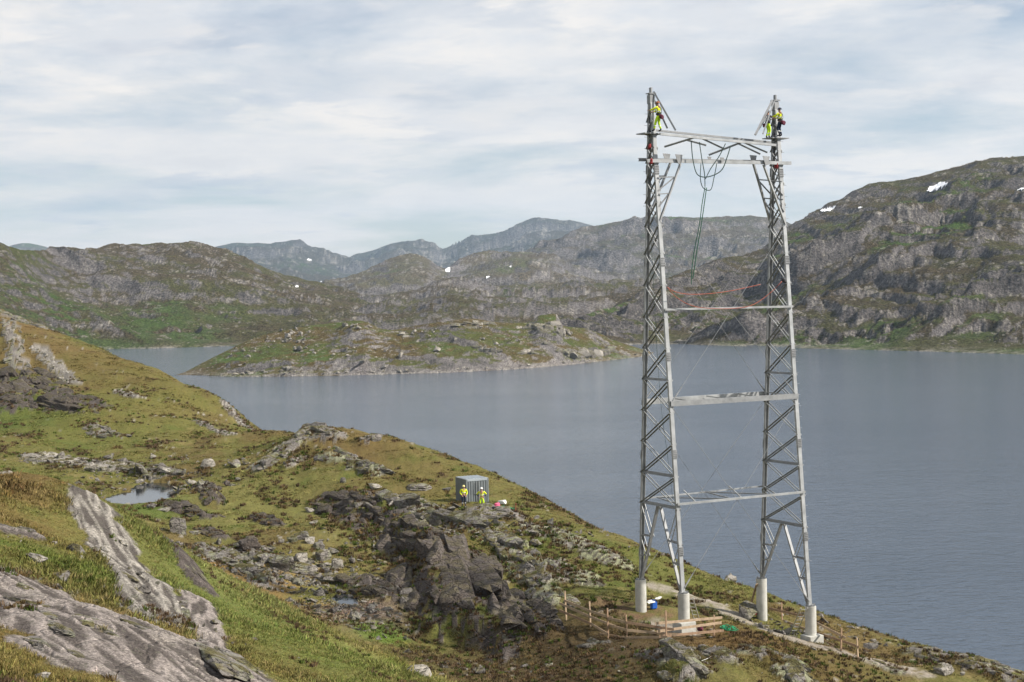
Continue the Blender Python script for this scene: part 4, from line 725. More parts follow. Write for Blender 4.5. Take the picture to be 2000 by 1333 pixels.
# ------------------------------------------------------------------ ropes and bags on the tower
def rope(name, pts_, r, mat, label, n_=30, cat='rope', group=None):
    bm = bmesh.new(); tube(bm, bez([P(*p) for p in pts_], n_), r, 6); o = mesh_obj(name, bm, mat, None, True); return tag(o, label, cat, group)
rope('lifting_rope', [(1350,276,97),(1353,310,97),(1360,338,97),(1372,346,97),(1390,344,97.2),(1410,332,97.4),(1421,305,97.6),(1427,285,97.7)], 0.032, M_DKGREEN, 'dark green rope looped widest below the arm beam')
rope('lifting_rope', [(1366,278,97.2),(1371,312,97.2),(1376,340,97.1),(1377,365,97)], 0.030, M_DKGREEN, 'short dark green rope dropping straight into the rope knot')
rope('lifting_rope', [(1417,281,97.6),(1405,305,97.4),(1388,330,97.2),(1378,350,97)], 0.028, M_DKGREEN, 'dark green rope slanting from the top beam to the knot')
rope('lifting_rope', [(1369,320,97.3),(1368,350,97.2),(1374,368,97),(1388,371,97.1),(1394,350,97.3),(1400,320,97.5)], 0.026, M_DKGREEN, 'narrow dark green rope loop hanging to the rope knot')
rope('lifting_rope', [(1377,366,97),(1371,400,97),(1366,440,97),(1358,480,97),(1352,520,97),(1350,556,97)], 0.026, M_HANG, 'left green rope trailing down from the rope knot')
rope('lifting_rope', [(1380,367,97),(1374,410,97),(1368,450,97),(1361,490,97),(1357,520,97),(1353,545,97)], 0.028, M_HANG, 'right green rope trailing down from the rope knot')
rope('warning_rope', [(1303,561,95.4),(1318,570,95.8),(1345,575,96.8),(1385,574,98),(1430,568,99.2),(1485,556,100.6)], 0.020, M_ORANGE, 'orange rope slung high between the masts')
rope('warning_rope', [(1303,561,95.4),(1320,580,95.7),(1345,595,96.3),(1375,602,97),(1430,603,98),(1470,596,98.8),(1505,572,99.5),(1527,550,99.9)], 0.020, M_ORANGE, 'orange rope sagging down to the middle cross beam')
rope('guide_rope', [(1270,440,97.6),(1277,560,97.3),(1283,680,97),(1292,800,96.8),(1305,900,96.6),(1314,975,96.5)], 0.012, M_DKGREEN, 'thin dark rope hanging inside the left mast')
def bag(name, px, py, D, s, mat, label, cat='bag', seed=3, rough=0.05):
    c = P(px, py, D); me = rock_mesh(name, 300 + seed, 2, 6, 9, rough, 0.3); me.materials.append(mat); o = link(bpy.data.objects.new(name, me)); o.location = c; o.scale = s; o.rotation_euler = (0.1, 0.1, seed * 0.7); return tag(o, label, cat)
bag('tool_bag', 1269, 286, 96.6, (0.17, 0.15, 0.22), M_RED, 'red tool bag just below the left platform', seed=1); bag('tool_bag', 1271, 316, 96.4, (0.19, 0.15, 0.20), M_RED, 'red tool bag hanging at the left end of the arm beam', seed=2)
bag('tool_bag', 1517, 323, 100.6, (0.13, 0.12, 0.24), M_RED, 'red tool bag hanging under the right end of the arm beam', seed=3); bag('tool_bag', 1531, 549, 99.6, (0.16, 0.13, 0.17), M_BLACK, 'black block where the orange ropes meet the right mast', seed=4)

# ------------------------------------------------------------------ concrete pillars
def pillar(k, py_b, label, plinth=None):
    f = FT[k]; zb = f[2] - (py_b - {'LF': 1158, 'LR': 1133, 'RF': 1183, 'RR': 1130}[k]) * f[1] / FPX; root = empty('concrete_pillar', (f[0], f[1], zb)); tag(root, label, 'pillar', 'concrete pillars under the tower legs')
    bm = bmesh.new(); n_ = 28; rings = []; z = zb - 0.9; top = f[2] - 0.03; lv = []
    while z < top - 0.05: lv += [(z, 0.362), (z + 0.115, 0.362), (z + 0.12, 0.356), (z + 0.128, 0.356)]; z += 0.133
    lv += [(top - 0.03, 0.362), (top, 0.335)]
    for zz_, r in lv: rings.append([bm.verts.new((f[0] + r * math.cos(2 * math.pi * i / n_), f[1] + r * math.sin(2 * math.pi * i / n_), zz_)) for i in range(n_)])
    for a, b in zip(rings[:-1], rings[1:]):
        for i in range(n_): bm.faces.new((a[i], a[(i + 1) % n_], b[(i + 1) % n_], b[i]))
    bm.faces.new(rings[-1]); mesh_obj('shaft', bm, M_CONC, root, False)
    bm = bmesh.new()
    for i in range(8): a = i * math.pi / 4; c = (f[0] + 0.27 * math.cos(a), f[1] + 0.27 * math.sin(a), f[2] + 0.04); boxm(bm, c, (0.05, 0.05, 0.16))
    mesh_obj('anchor_bolts', bm, M_STEEL2, root)['kind'] = 'stuff'
    if plinth: bm = bmesh.new(); boxm(bm, (f[0] + plinth[3], f[1] - 0.1, zb - plinth[2] / 2 + plinth[4]), plinth[:3], math.atan2(bdir[1], bdir[0]), 0.03); mesh_obj('plinth', bm, M_CONC, root)
pillar('LF', 1214, 'concrete pillar under the near left leg, on a plinth inside the fence', (1.15, 0.95, 1.5, 0.0, 0.0)); pillar('LR', 1193, 'concrete pillar under the far left leg beside the blue can')
pillar('RF', 1241, 'concrete pillar under the near right leg with the ladder', (1.15, 1.0, 1.1, 0.05, 0.02)); pillar('RR', 1208, 'concrete pillar under the far right leg beside the red can')

# ------------------------------------------------------------------ fences
def ground_at(px, py, D):
    h = near_hit(px, py, D - 9, D + 9); 
    if h is None: h = P(px, py, D); h[2] = near_z(h[0], h[1])
    return h
def fence(label, posts, rails):
    pb = []; root = None
    for (xt, yt), (xb, yb), D in posts:
        g = ground_at(xb, yb, D); t = P(xt, yt, g[1])
        if root is None: root = empty('wooden_fence', tuple(g)); tag(root, label, 'fence')
        ax = (t - g) / np.linalg.norm(t - g); bm = bmesh.new(); prism(bm, g - ax * 0.45, t, rect(0.10, 0.05), bdir); mesh_obj('post', bm, M_WOOD2 if rng.random() < .6 else M_WOOD, root); pb.append((xb, g[1]))
    pb.sort(); xs = [q[0] for q in pb]; ds = [q[1] for q in pb]
    for r_ in rails:
        for (x0, y0), (x1, y1) in zip(r_[:-1], r_[1:]):
            d0 = float(np.interp(x0, xs, ds)) - 0.09; d1 = float(np.interp(x1, xs, ds)) - 0.09; a = P(x0, y0, d0); b = P(x1, y1, d1); bm = bmesh.new(); prism(bm, a, b, rect(0.155, 0.028), (0, 0, 1)); mesh_obj('board', bm, M_WOOD if rng.random() < .7 else M_WOOD2, root)
z5 = lambda x, y: (1080 + x * 0.31, 1080 + y * 0.31)
fence('raw timber board fence on posts in front of the near left pillar',
      [(z5(75,240), z5(85,430), 99), (z5(230,308), z5(238,478), 95.5), (z5(343,350), z5(348,540), 92.5), (z5(460,392), z5(468,548), 92), (z5(710,365), z5(715,552), 90), (z5(1015,392), z5(1015,532), 92.5)],
      [[z5(70,300), z5(232,368), z5(378,412)], [z5(345,412), z5(465,440), z5(762,484)], [z5(645,446), z5(1066,408)], [z5(40,318), z5(232,402), z5(392,465)], [z5(340,452), z5(466,488), z5(780,517)], [z5(655,496), z5(1062,440)], [z5(38,362), z5(240,448), z5(350,515)], [z5(296,512), z5(466,538), z5(720,530)], [z5(670,528), z5(1076,490)]])
z8 = lambda x, y: (1400 + x * 0.3, 1080 + y * 0.3)
fence('raw timber board fence running down behind the near right pillar',
      [(z8(421,325), z8(425,442), 105), (z8(640,440), z8(640,530), 103.5), (z8(812,490), z8(808,640), 101), (z8(912,555), z8(920,690), 99.5)],
      [[z8(340,362), z8(570,415)], [z8(560,412), z8(840,555)], [z8(430,440), z8(600,505)], [z8(590,500), z8(925,612)], [z8(440,478), z8(640,548)], [z8(640,545), z8(930,692)]])

# ------------------------------------------------------------------ ladders and loose gear on the site
def ladder(label, bot, top, wdt, n_, mat, side):
    root = empty('ladder', tuple(bot)); tag(root, label, 'ladder'); side = np.array(side, float); side /= np.linalg.norm(side)
    for s in (-1, 1): bar('rail', bot + side * s * wdt / 2, top + side * s * wdt / 2, rect(0.06, 0.035), side, mat, root)
    for i in range(n_): c = bot + (top - bot) * ((i + 0.6) / n_); bar('rung', c - side * wdt / 2, c + side * wdt / 2, circ(0.018, 8), (0, 0, 1), mat, root)
g = ground_at(1550, 1237, 98.0); ladder('aluminium ladder leaning on the near right pillar', g, P(1571, 1188, 98.6), 0.42, 7, M_ALU, (0.96, -0.25, 0.05))
g = ground_at(1361, 1214, 95.6); ladder('pale ladder leaning behind the near left pillar', g, P(1348, 1168, 95.4), 0.36, 6, M_ALU, (0.9, -0.4, 0.0))
bm = bmesh.new(); g = ground_at(1462, 1196, 103.0); prism(bm, g - np.array([0, 0, .1]), P(1478, 1141, 102.95), rect(0.16, 0.04), bdir); tag(mesh_obj('plank', bm, M_WOOD, None), 'grey timber plank leaning against the far right pillar', 'plank')
def can(name, px, py, D, w_, d_, h_, mat, label):
    g = ground_at(px, py, D); root = empty(name, tuple(g)); tag(root, label, 'can'); bm = bmesh.new(); boxm(bm, g + np.array([0, 0, h_ * 0.42]), (w_, d_, h_ * 0.86), 0.5, 0.04); mesh_obj('body', bm, mat, root)
    bm = bmesh.new(); tube(bm, [g + np.array([-w_ * .3, 0, h_ * .84]), g + np.array([-w_ * .25, 0, h_]), g + np.array([w_ * .2, 0, h_]), g + np.array([w_ * .25, 0, h_ * .84])], 0.022, 6); mesh_obj('handle', bm, mat, root)
    bm = bmesh.new(); prism(bm, g + np.array([w_ * .36, 0, h_ * .82]), g + np.array([w_ * .4, 0, h_ * .97]), circ(0.035, 8), (1, 0, 0)); mesh_obj('cap', bm, M_BLACK, root)
can('fuel_can', 1277, 1191, 98.0, 0.42, 0.26, 0.56, M_BLUE, 'blue plastic can on the soil beside the far left pillar'); can('fuel_can', 1476, 1203, 102.6, 0.36, 0.26, 0.52, M_RED, 'red can standing left of the far right pillar')
def heap(name, px, py, D, rad, n_, mat, label, r=0.022, seed=0, hgt=0.22):
    """a coil of rope thrown on the ground"""
    g = ground_at(px, py, D); q = np.random.RandomState(seed); pp = []
    for i in range(n_): a = i * 0.55 + q.uniform(-.3, .3); k = rad * q.uniform(0.35, 1.0); x = g[0] + math.cos(a) * k; y = g[1] + math.sin(a) * k * 0.8; pp.append((x, y, near_z(x, y) + 0.03 + q.uniform(0, hgt) * (1.1 - k / rad)))
    bm = bmesh.new(); tube(bm, bez(pp, n_ * 3), r, 6); return tag(mesh_obj(name, bm, mat, None, True), label, 'rope')
heap('rope_coil', 1424, 1233, 94.0, 0.65, 44, M_GREEN, 'green rope heap at the right end of the board fence', 0.024, 5, 0.45)
bag('equipment_bag', 1178, 1136, 110.5, (0.36, 0.22, 0.17), M_BLACK, 'black bag lying on the grass left of the far left pillar', seed=5); bag('equipment_bag', 1367, 1228, 93.6, (0.22, 0.2, 0.15), M_MAROON, 'dark bag on the ground right of the near left plinth', seed=6)
bag('plastic_sheet', 1270, 1176, 99.4, (0.30, 0.3, 0.06), M_WHITE, 'white crumpled sheet behind the blue can', 'sheet', seed=7, rough=0.4); bag('plastic_sheet', 1287, 1168, 100.2, (0.16, 0.3, 0.06), M_WHITE, 'white sheet tip on the turf edge above the blue can', 'sheet', seed=8, rough=0.4)
rope('rope_line', [(1330,1333,84.5),(1345,1310,86.2),(1362,1295,87.2),(1385,1285,88.0),(1395,1275,88.8)], 0.016, M_WHITE, 'pale rope lying across the rock below the fence')
q = np.random.RandomState(4)
for i, (px, py, s_) in enumerate(((1388,1248,.16),(1540,1252,.13),(1590,1270,.2),(1520,1222,.18),(1535,1216,.22),(1548,1224,.2),(1505,1212,.15),(1528,1205,.17),(1500,1203,.12),(1513,1218,.15))):
    g = ground_at(px, py, 98); o = place_rock(STONES[1][i % 6], 'stone', (g[0], g[1], g[2] + s_ * .1), (s_ * 1.3, s_, s_ * .8), i); tag(o, 'pale broken stone in the rubble around the right pillars', 'stone', 'rubble stones at the right pillars')

# ------------------------------------------------------------------ container
gC = P(922, 986, 136.0); cz = near_z(gC[0], gC[1]); a25 = math.radians(25); cont = empty('container', (gC[0], gC[1] + 1.2, cz)); tag(cont, 'small grey corrugated steel storage container on the ridge', 'container')
fx = np.array([math.cos(a25), math.sin(a25), 0.0]); fy = np.array([-math.sin(a25), math.cos(a25), 0.0]); fx2 = fx; c0 = np.array([gC[0], gC[1] + 1.2, gC[2]]); WD, DP, HT = 2.05, 2.3, 2.25
def cpt(x, y, z): return c0 + fx * x + fy * y + np.array([0, 0, z])
def corr(name, a, b, z0, z1, n_, dep, nrm, mat):
    bm = bmesh.new(); prev = None; d = b - a; cols_ = []
    for i in range(n_):
        for f, o_ in ((0.0, 0), (0.35, 0), (0.5, dep), (0.85, dep)): cols_.append(a + d * ((i + f) / n_) + nrm * o_)
    cols_.append(b)
    for p in cols_:
        lo_ = bm.verts.new(V(p) + Vector((0, 0, z0))); hi_ = bm.verts.new(V(p) + Vector((0, 0, z1)))
        if prev: bm.faces.new((prev[0], lo_, hi_, prev[1]))
        prev = (lo_, hi_)
    return mesh_obj(name, bm, mat, cont)
corr('side_wall', cpt(-WD / 2, -DP / 2, 0), cpt(-WD / 2, DP / 2, 0), 0.08, HT, 9, 0.05, -fx, M_BOX); corr('side_wall', cpt(WD / 2, -DP / 2, 0), cpt(WD / 2, DP / 2, 0), 0.08, HT, 9, 0.05, fx, M_BOX); corr('back_wall', cpt(-WD / 2, DP / 2, 0), cpt(WD / 2, DP / 2, 0), 0.08, HT, 8, 0.05, fy, M_BOX)
for s in (0, 1):
    d = corr('door', cpt(-WD / 2 + 0.06 + s * (WD / 2 - 0.05), -DP / 2, 0), cpt(-0.02 + s * (WD / 2 - 0.04), -DP / 2, 0), 0.14, HT - 0.14, 4, 0.045, -fy, M_BOX)
    bm = bmesh.new(); x = (-0.12, 0.12)[s]; prism(bm, cpt(x, -DP / 2 - 0.09, 0.2), cpt(x, -DP / 2 - 0.09, HT - 0.2), circ(0.022, 8), fx); mesh_obj('locking_bar', bm, M_STEEL, cont)
    bm = bmesh.new(); boxm(bm, cpt(x, -DP / 2 - 0.13, 1.0), (0.22, 0.05, 0.05), a25); mesh_obj('handle', bm, M_STEEL2, cont)
for x in (-1, 1):
    for y in (-1, 1): bm = bmesh.new(); boxm(bm, cpt(x * WD / 2, y * DP / 2, HT / 2), (0.13, 0.13, HT + 0.06), a25); mesh_obj('corner_post', bm, M_BOX, cont)
bm = bmesh.new(); boxm(bm, cpt(0, 0, HT + 0.01), (WD + 0.1, DP + 0.1, 0.06), a25)
for i in range(7): boxm(bm, cpt(-WD / 2 + (i + .5) * WD / 7, 0, HT + 0.05), (WD / 14, DP - 0.1, 0.05), a25)
mesh_obj('roof', bm, M_ROOF, cont); bm = bmesh.new(); boxm(bm, cpt(0, 0, 0.02), (WD + 0.04, DP + 0.04, 0.16), a25); mesh_obj('base_frame', bm, M_STEEL2, cont)
bm = bmesh.new(); boxm(bm, cpt(0, -DP / 2 - 0.02, HT - 0.08), (WD - 0.1, 0.07, 0.14), a25); mesh_obj('door_header', bm, M_ROOF, cont)
heap('rope_coil', 953, 991, 131.5, 0.55, 40, M_GREEN, 'green rope heap at the feet of the worker on the right', 0.028, 8, 0.42); heap('rope_coil', 984, 995, 130.5, 0.5, 36, M_GREEN, 'middle green rope coil beside the white sack', 0.028, 9, 0.4); heap('rope_coil', 1000, 997, 129.5, 0.42, 30, M_GREEN, 'green rope coil farthest right of the container', 0.028, 10, 0.5)
def gbag(name, px, py, D, s, mat, label, seed):
    g = ground_at(px, py, D); o = bag(name, px, py, D, s, mat, label, seed=seed); o.location = (g[0], g[1], g[2] + s[2] * 0.7)
gbag('equipment_bag', 970, 992, 131, (0.34, 0.26, 0.24), M_PINK, 'pink bag among the rope coils by the container', 11); gbag('equipment_bag', 982, 988, 132, (0.5, 0.3, 0.26), M_WHITE, 'pale sack behind the pink bag', 12); gbag('equipment_bag', 964, 995, 130.6, (0.2, 0.18, 0.13), M_BLACK, 'small black bag left of the pink bag', 13); gbag('equipment_bag', 992, 997, 130, (0.2, 0.16, 0.16), M_MAROON, 'dark red bag between the green rope coils', 14)
bm = bmesh.new(); g = ground_at(1007, 1001, 128.5); tube(bm, [g, g + np.array([0.04, 0, 0.75])], 0.03, 6); tag(mesh_obj('marker_stick', bm, M_ORANGE, None), 'short orange marker stick right of the rope coils', 'stick')

# ------------------------------------------------------------------ people
def skin_mesh(name, chains, mat, parent, sub=1):
    """chains: lists of (point, radius); equal points are shared, the first is the root"""
    vs = []; rs = []; es = []; key = {}
    for ch in chains:
        last = None
        for p, r in ch:
            k = tuple(round(float(c), 4) for c in p)
            if k not in key: key[k] = len(vs); vs.append(k); rs.append(r)
            if last is not None and last != key[k]: es.append((last, key[k]))
            last = key[k]
    me = bpy.data.meshes.new(name); me.from_pydata(vs, es, []); o = bpy.data.objects.new(name, me); link(o, parent)
    sm = o.modifiers.new('skin', 'SKIN'); sm.use_smooth_shade = True; sm.branch_smoothing = 0.6
    lay = me.skin_vertices[0] if me.skin_vertices else None
    if lay is None: raise RuntimeError('no skin layer')
    for i, r in enumerate(rs): lay.data[i].radius = (r if isinstance(r, tuple) else (r, r)); lay.data[i].use_root = (i == 0)
    ss = o.modifiers.new('subdivision', 'SUBSURF'); ss.levels = sub; ss.render_levels = sub; me.materials.append(mat); return o
def ring(name, c, ax, r, h_, mat, parent, sy=1.0):
    c = Vector(c); ax = Vector(ax).normalized(); bm = bmesh.new(); u = ax.orthogonal().normalized() if abs(ax.z) < 0.9 else (Vector((1, 0, 0)) - ax * ax.x).normalized(); v = ax.cross(u); A_, B_ = [], []
    for i in range(16): a = i * math.pi / 8; d = u * math.cos(a) * r + v * math.sin(a) * r * sy; A_.append(bm.verts.new(c + d - ax * h_ / 2)); B_.append(bm.verts.new(c + d + ax * h_ / 2))
    for i in range(16): bm.faces.new((A_[i], A_[(i + 1) % 16], B_[(i + 1) % 16], B_[i]))
    me = bpy.data.meshes.new(name); bm.to_mesh(me); bm.free(); me.materials.append(mat); o = link(bpy.data.objects.new(name, me), parent); return o
def person(label, loc, yaw, pose, helmet, jacket=M_HIVIS, trousers=M_TROU, sleeves=True, boots=M_BLACK, harness=None, pouch=None):
    root = empty('person', tuple(loc), yaw); root.scale = (1.06, 1.06, 1.06); tag(root, label, 'person')
    J = {'pel': (0, 0, .95), 'wst': (0, 0, 1.08), 'chs': (0, .01, 1.30), 'nck': (0, .0, 1.49), 'hd': (0, .02, 1.60), 'top': (0, .02, 1.74),
         'sL': (-.19, 0, 1.42), 'eL': (-.25, -.02, 1.13), 'wL': (-.24, .08, .90), 'sR': (.19, 0, 1.42), 'eR': (.25, -.02, 1.13), 'wR': (.24, .08, .90),
         'hL': (-.095, 0, .90), 'kL': (-.11, .02, .50), 'aL': (-.12, -.02, .09), 'tL': (-.13, .15, .04), 'hR': (.095, 0, .90), 'kR': (.11, .02, .50), 'aR': (.12, -.02, .09), 'tR': (.13, .15, .04)}
    J.update(pose); N = {k: np.array(v, float) for k, v in J.items()}
    ch = [[(N['pel'], (.135, .105)), (N['wst'], (.125, .095)), (N['chs'], (.16, .115)), (N['nck'], .06), (N['hd'], (.078, .095)), (N['top'], (.055, .07))], [(N['hd'], (.078, .095)), (N['hd'] + (0, .105, -.005), .018)]]
    for s in 'LR':
        sg = -1 if s == 'L' else 1; w_ = N['w' + s]; d = w_ - N['e' + s]; d = d / np.linalg.norm(d); sd = np.cross(d, (0, 1, 0.2)); sd = sd / (np.linalg.norm(sd) + 1e-6); palm = w_ + d * 0.08
        ch.append([(N['chs'], (.16, .115)), (N['s' + s], .062), (N['e' + s], .043), (w_, .028), (palm, (.036, .018))])
        for i, L in enumerate((.075, .085, .08, .06)):
            b0 = palm + sd * (i - 1.5) * 0.021 + d * 0.02; f = np.array([0, 0.35, -0.1]); ch.append([(palm, (.036, .018)), (b0, .010), (b0 + d * L * .55 + f * 0.02, .009), (b0 + d * L + f * 0.06, .008)])
        th = w_ + d * 0.03; ch.append([(palm, (.036, .018)), (th + sd * 0.04 * -sg + d * 0.02, .011), (th + sd * 0.06 * -sg + d * 0.06, .010)])
        ch.append([(N['pel'], (.135, .105)), (N['h' + s], .09), (N['k' + s], .06), (N['a' + s], .04), (N['t' + s], .035)])
    skin_mesh('body', ch, M_SKIN, root)
    jc = [[(lerp(N['pel'], N['wst'], 0.35), (.155, .125)), (N['wst'], (.15, .12)), (N['chs'], (.185, .14)), (lerp(N['chs'], N['nck'], .75), (.09, .08))]]
    for s in 'LR': jc.append([(N['chs'], (.185, .14)), (N['s' + s], .082), (N['e' + s], .062)] + ([(lerp(N['e' + s], N['w' + s], 0.92), .046)] if sleeves else []))
    jk = skin_mesh('jacket', jc, jacket, root)
    if not sleeves:
        for s in 'LR': skin_mesh('arm_sleeve', [[(lerp(N['s' + s], N['e' + s], .85), .05), (N['e' + s], .052), (N['w' + s], .04)]], M_NAVY, root)
    tc_ = [[(N['wst'] - (0, 0, .03), (.142, .112)), (N['pel'], (.15, .12))]]
    for s in 'LR': tc_.append([(N['pel'], (.15, .12)), (N['h' + s], .105), (N['k' + s], .078), (N['a' + s] + (0, 0, .05), .062)])
    tr = skin_mesh('trousers', tc_, trousers, root)
    for s in 'LR':
        skin_mesh('boot', [[(N['a' + s] + (0, 0, .10), .058), (N['a' + s] - (0, 0, .01), .055), (N['t' + s], .045)]], boots, root)
        m_ = lerp(N['k' + s], N['a' + s], .45); ring('reflective_band', m_, N['k' + s] - N['a' + s], .078, .05, M_REFL, root)
    ring('reflective_band', lerp(N['wst'], N['chs'], .35), N['chs'] - N['wst'], .185, .05, M_REFL, root, 0.8)
    bm = bmesh.new(); bmesh.ops.create_uvsphere(bm, u_segments=18, v_segments=10, radius=1.0); bmesh.ops.delete(bm, geom=[v for v in bm.verts if v.co.z < -0.12], context='VERTS')
    for v in bm.verts: v.co = Vector((v.co.x * .118 * (1 + 0.10 * (v.co.z < 0.05)), v.co.y * .142 * (1 + 0.16 * (v.co.z < 0.05)), v.co.z * .125)) + Vector(N['hd']) + Vector((0, 0.0, .055))
    hm_ = mesh_obj('helmet', bm, helmet, None, True); hm_.parent = root
    for sx_ in (-1, 1):
        bm = bmesh.new(); bmesh.ops.create_icosphere(bm, subdivisions=1, radius=.012, matrix=Matrix.Translation(Vector(N['hd'] + (.032 * sx_, .088, .02)))); e_ = mesh_obj('eye', bm, M_BLACK, None); e_.parent = root
        skin_mesh('ear', [[(N['hd'] + (.078 * sx_, -.005, .01), .012), (N['hd'] + (.09 * sx_, -.012, -.03), .012)]], M_SKIN, root, 0)
    bm = bmesh.new(); boxm(bm, N['hd'] + (0, .092, -.058), (.045, .012, .012)); mo = mesh_obj('mouth', bm, M_MAROON, None); mo.parent = root
    if harness:
        for sx_ in (-1, 1):
            bm = bmesh.new(); tube(bm, [N['wst'] + (.11 * sx_, -.13, 0), N['chs'] + (.06 * sx_, -.165, .02), N['nck'] + (.08 * sx_, -.05, .0), N['chs'] + (.08 * sx_, .165, 0), N['wst'] + (.11 * sx_, .13, 0)], .018, 6); h_ = mesh_obj('harness_strap', bm, harness, None); h_.parent = root
        ring('tool_belt', N['wst'] - (0, 0, .07), (0, 0, 1), .185, .12, harness, root, 0.85)
    if pouch:
        for px_, py_, s_ in pouch: me = rock_mesh('tool_pouch', 500, 2, 6, 9, .04, .3); me.materials.append(M_MAROON); o = link(bpy.data.objects.new('tool_pouch', me), root); o.location = (px_, py_, .84); o.scale = (s_ * .8, s_ * .7, s_)
    return root
def on_ground(px, py, D): g = P(px, py, D); return (g[0], g[1], near_z(g[0], g[1]))
# the two by the container face the camera
person('worker in yellow jacket and dark trousers standing at the container corner', on_ground(906, 986, 132.6), math.pi + 0.15, {'wL': (-.20, .12, .93), 'eL': (-.30, -.06, 1.14), 'wR': (.17, .16, .95), 'eR': (.29, -.05, 1.15), 'tL': (-.17, .14, .04), 'tR': (.16, .14, .04)}, M_HELY, trousers=M_NAVY)
person('worker in short sleeved yellow suit standing hands on hips before the container', on_ground(941, 987, 132.0), math.pi - 0.05, {'eL': (-.40, -.06, 1.16), 'wL': (-.20, .06, 1.03), 'eR': (.40, -.06, 1.16), 'wR': (.20, .06, 1.03), 'hL': (-.10, 0, .9), 'kL': (-.14, .02, .5), 'aL': (-.19, 0, .09), 'tL': (-.23, .14, .04), 'kR': (.13, .03, .5), 'aR': (.15, 0, .09), 'tR': (.18, .15, .04)}, M_HELW, sleeves=False)
# three climbers at the mast heads
pl = P(1287, 257, 96.2)
person('worker with orange brown helmet working on the left mast head', (pl[0], pl[1], pl[2]), math.radians(58), {'eL': (-.30, .22, 1.28), 'wL': (-.24, .46, 1.26), 'eR': (.27, .20, 1.22), 'wR': (.12, .42, 1.18), 'kL': (-.12, .16, .52), 'aL': (-.16, .22, .09), 'tL': (-.17, .38, .05), 'kR': (.12, .06, .5), 'aR': (.14, -.06, .09), 'tR': (.15, .10, .04), 'hd': (0, .05, 1.60), 'top': (0, .08, 1.73)}, M_HELO, harness=M_BLACK, pouch=((.19, -.12, .14), (-.02, -.20, .15)), trousers=M_TROU)
pr_ = P(1524, 267, 100.4)
person('worker with dark helmet on the right side of the right mast head', (pr_[0], pr_[1], pr_[2]), math.radians(55), {'eL': (-.30, .20, 1.22), 'wL': (-.20, .42, 1.24), 'eR': (.27, .16, 1.20), 'wR': (.12, .40, 1.16), 'kL': (-.12, .12, .5), 'kR': (.12, .10, .5), 'tL': (-.14, .16, .04)}, M_HELD, trousers=M_NAVY, harness=M_BLACK, pouch=((.2, -.14, .16), (-.05, -.2, .13)))
pb_ = P(1500, 271, 102.2)
person('worker with navy helmet on the left of the right mast behind the loose bars', (pb_[0], pb_[1], pb_[2]), math.radians(-60), {'eL': (-.28, .20, 1.22), 'wL': (-.14, .42, 1.22), 'eR': (.28, .20, 1.25), 'wR': (.16, .44, 1.28), 'kL': (-.12, .14, .5), 'kR': (.12, .08, .5)}, M_HELD, harness=M_BLACK, trousers=M_TROU, jacket=M_NAVY, pouch=((-.2, -.12, .14),))
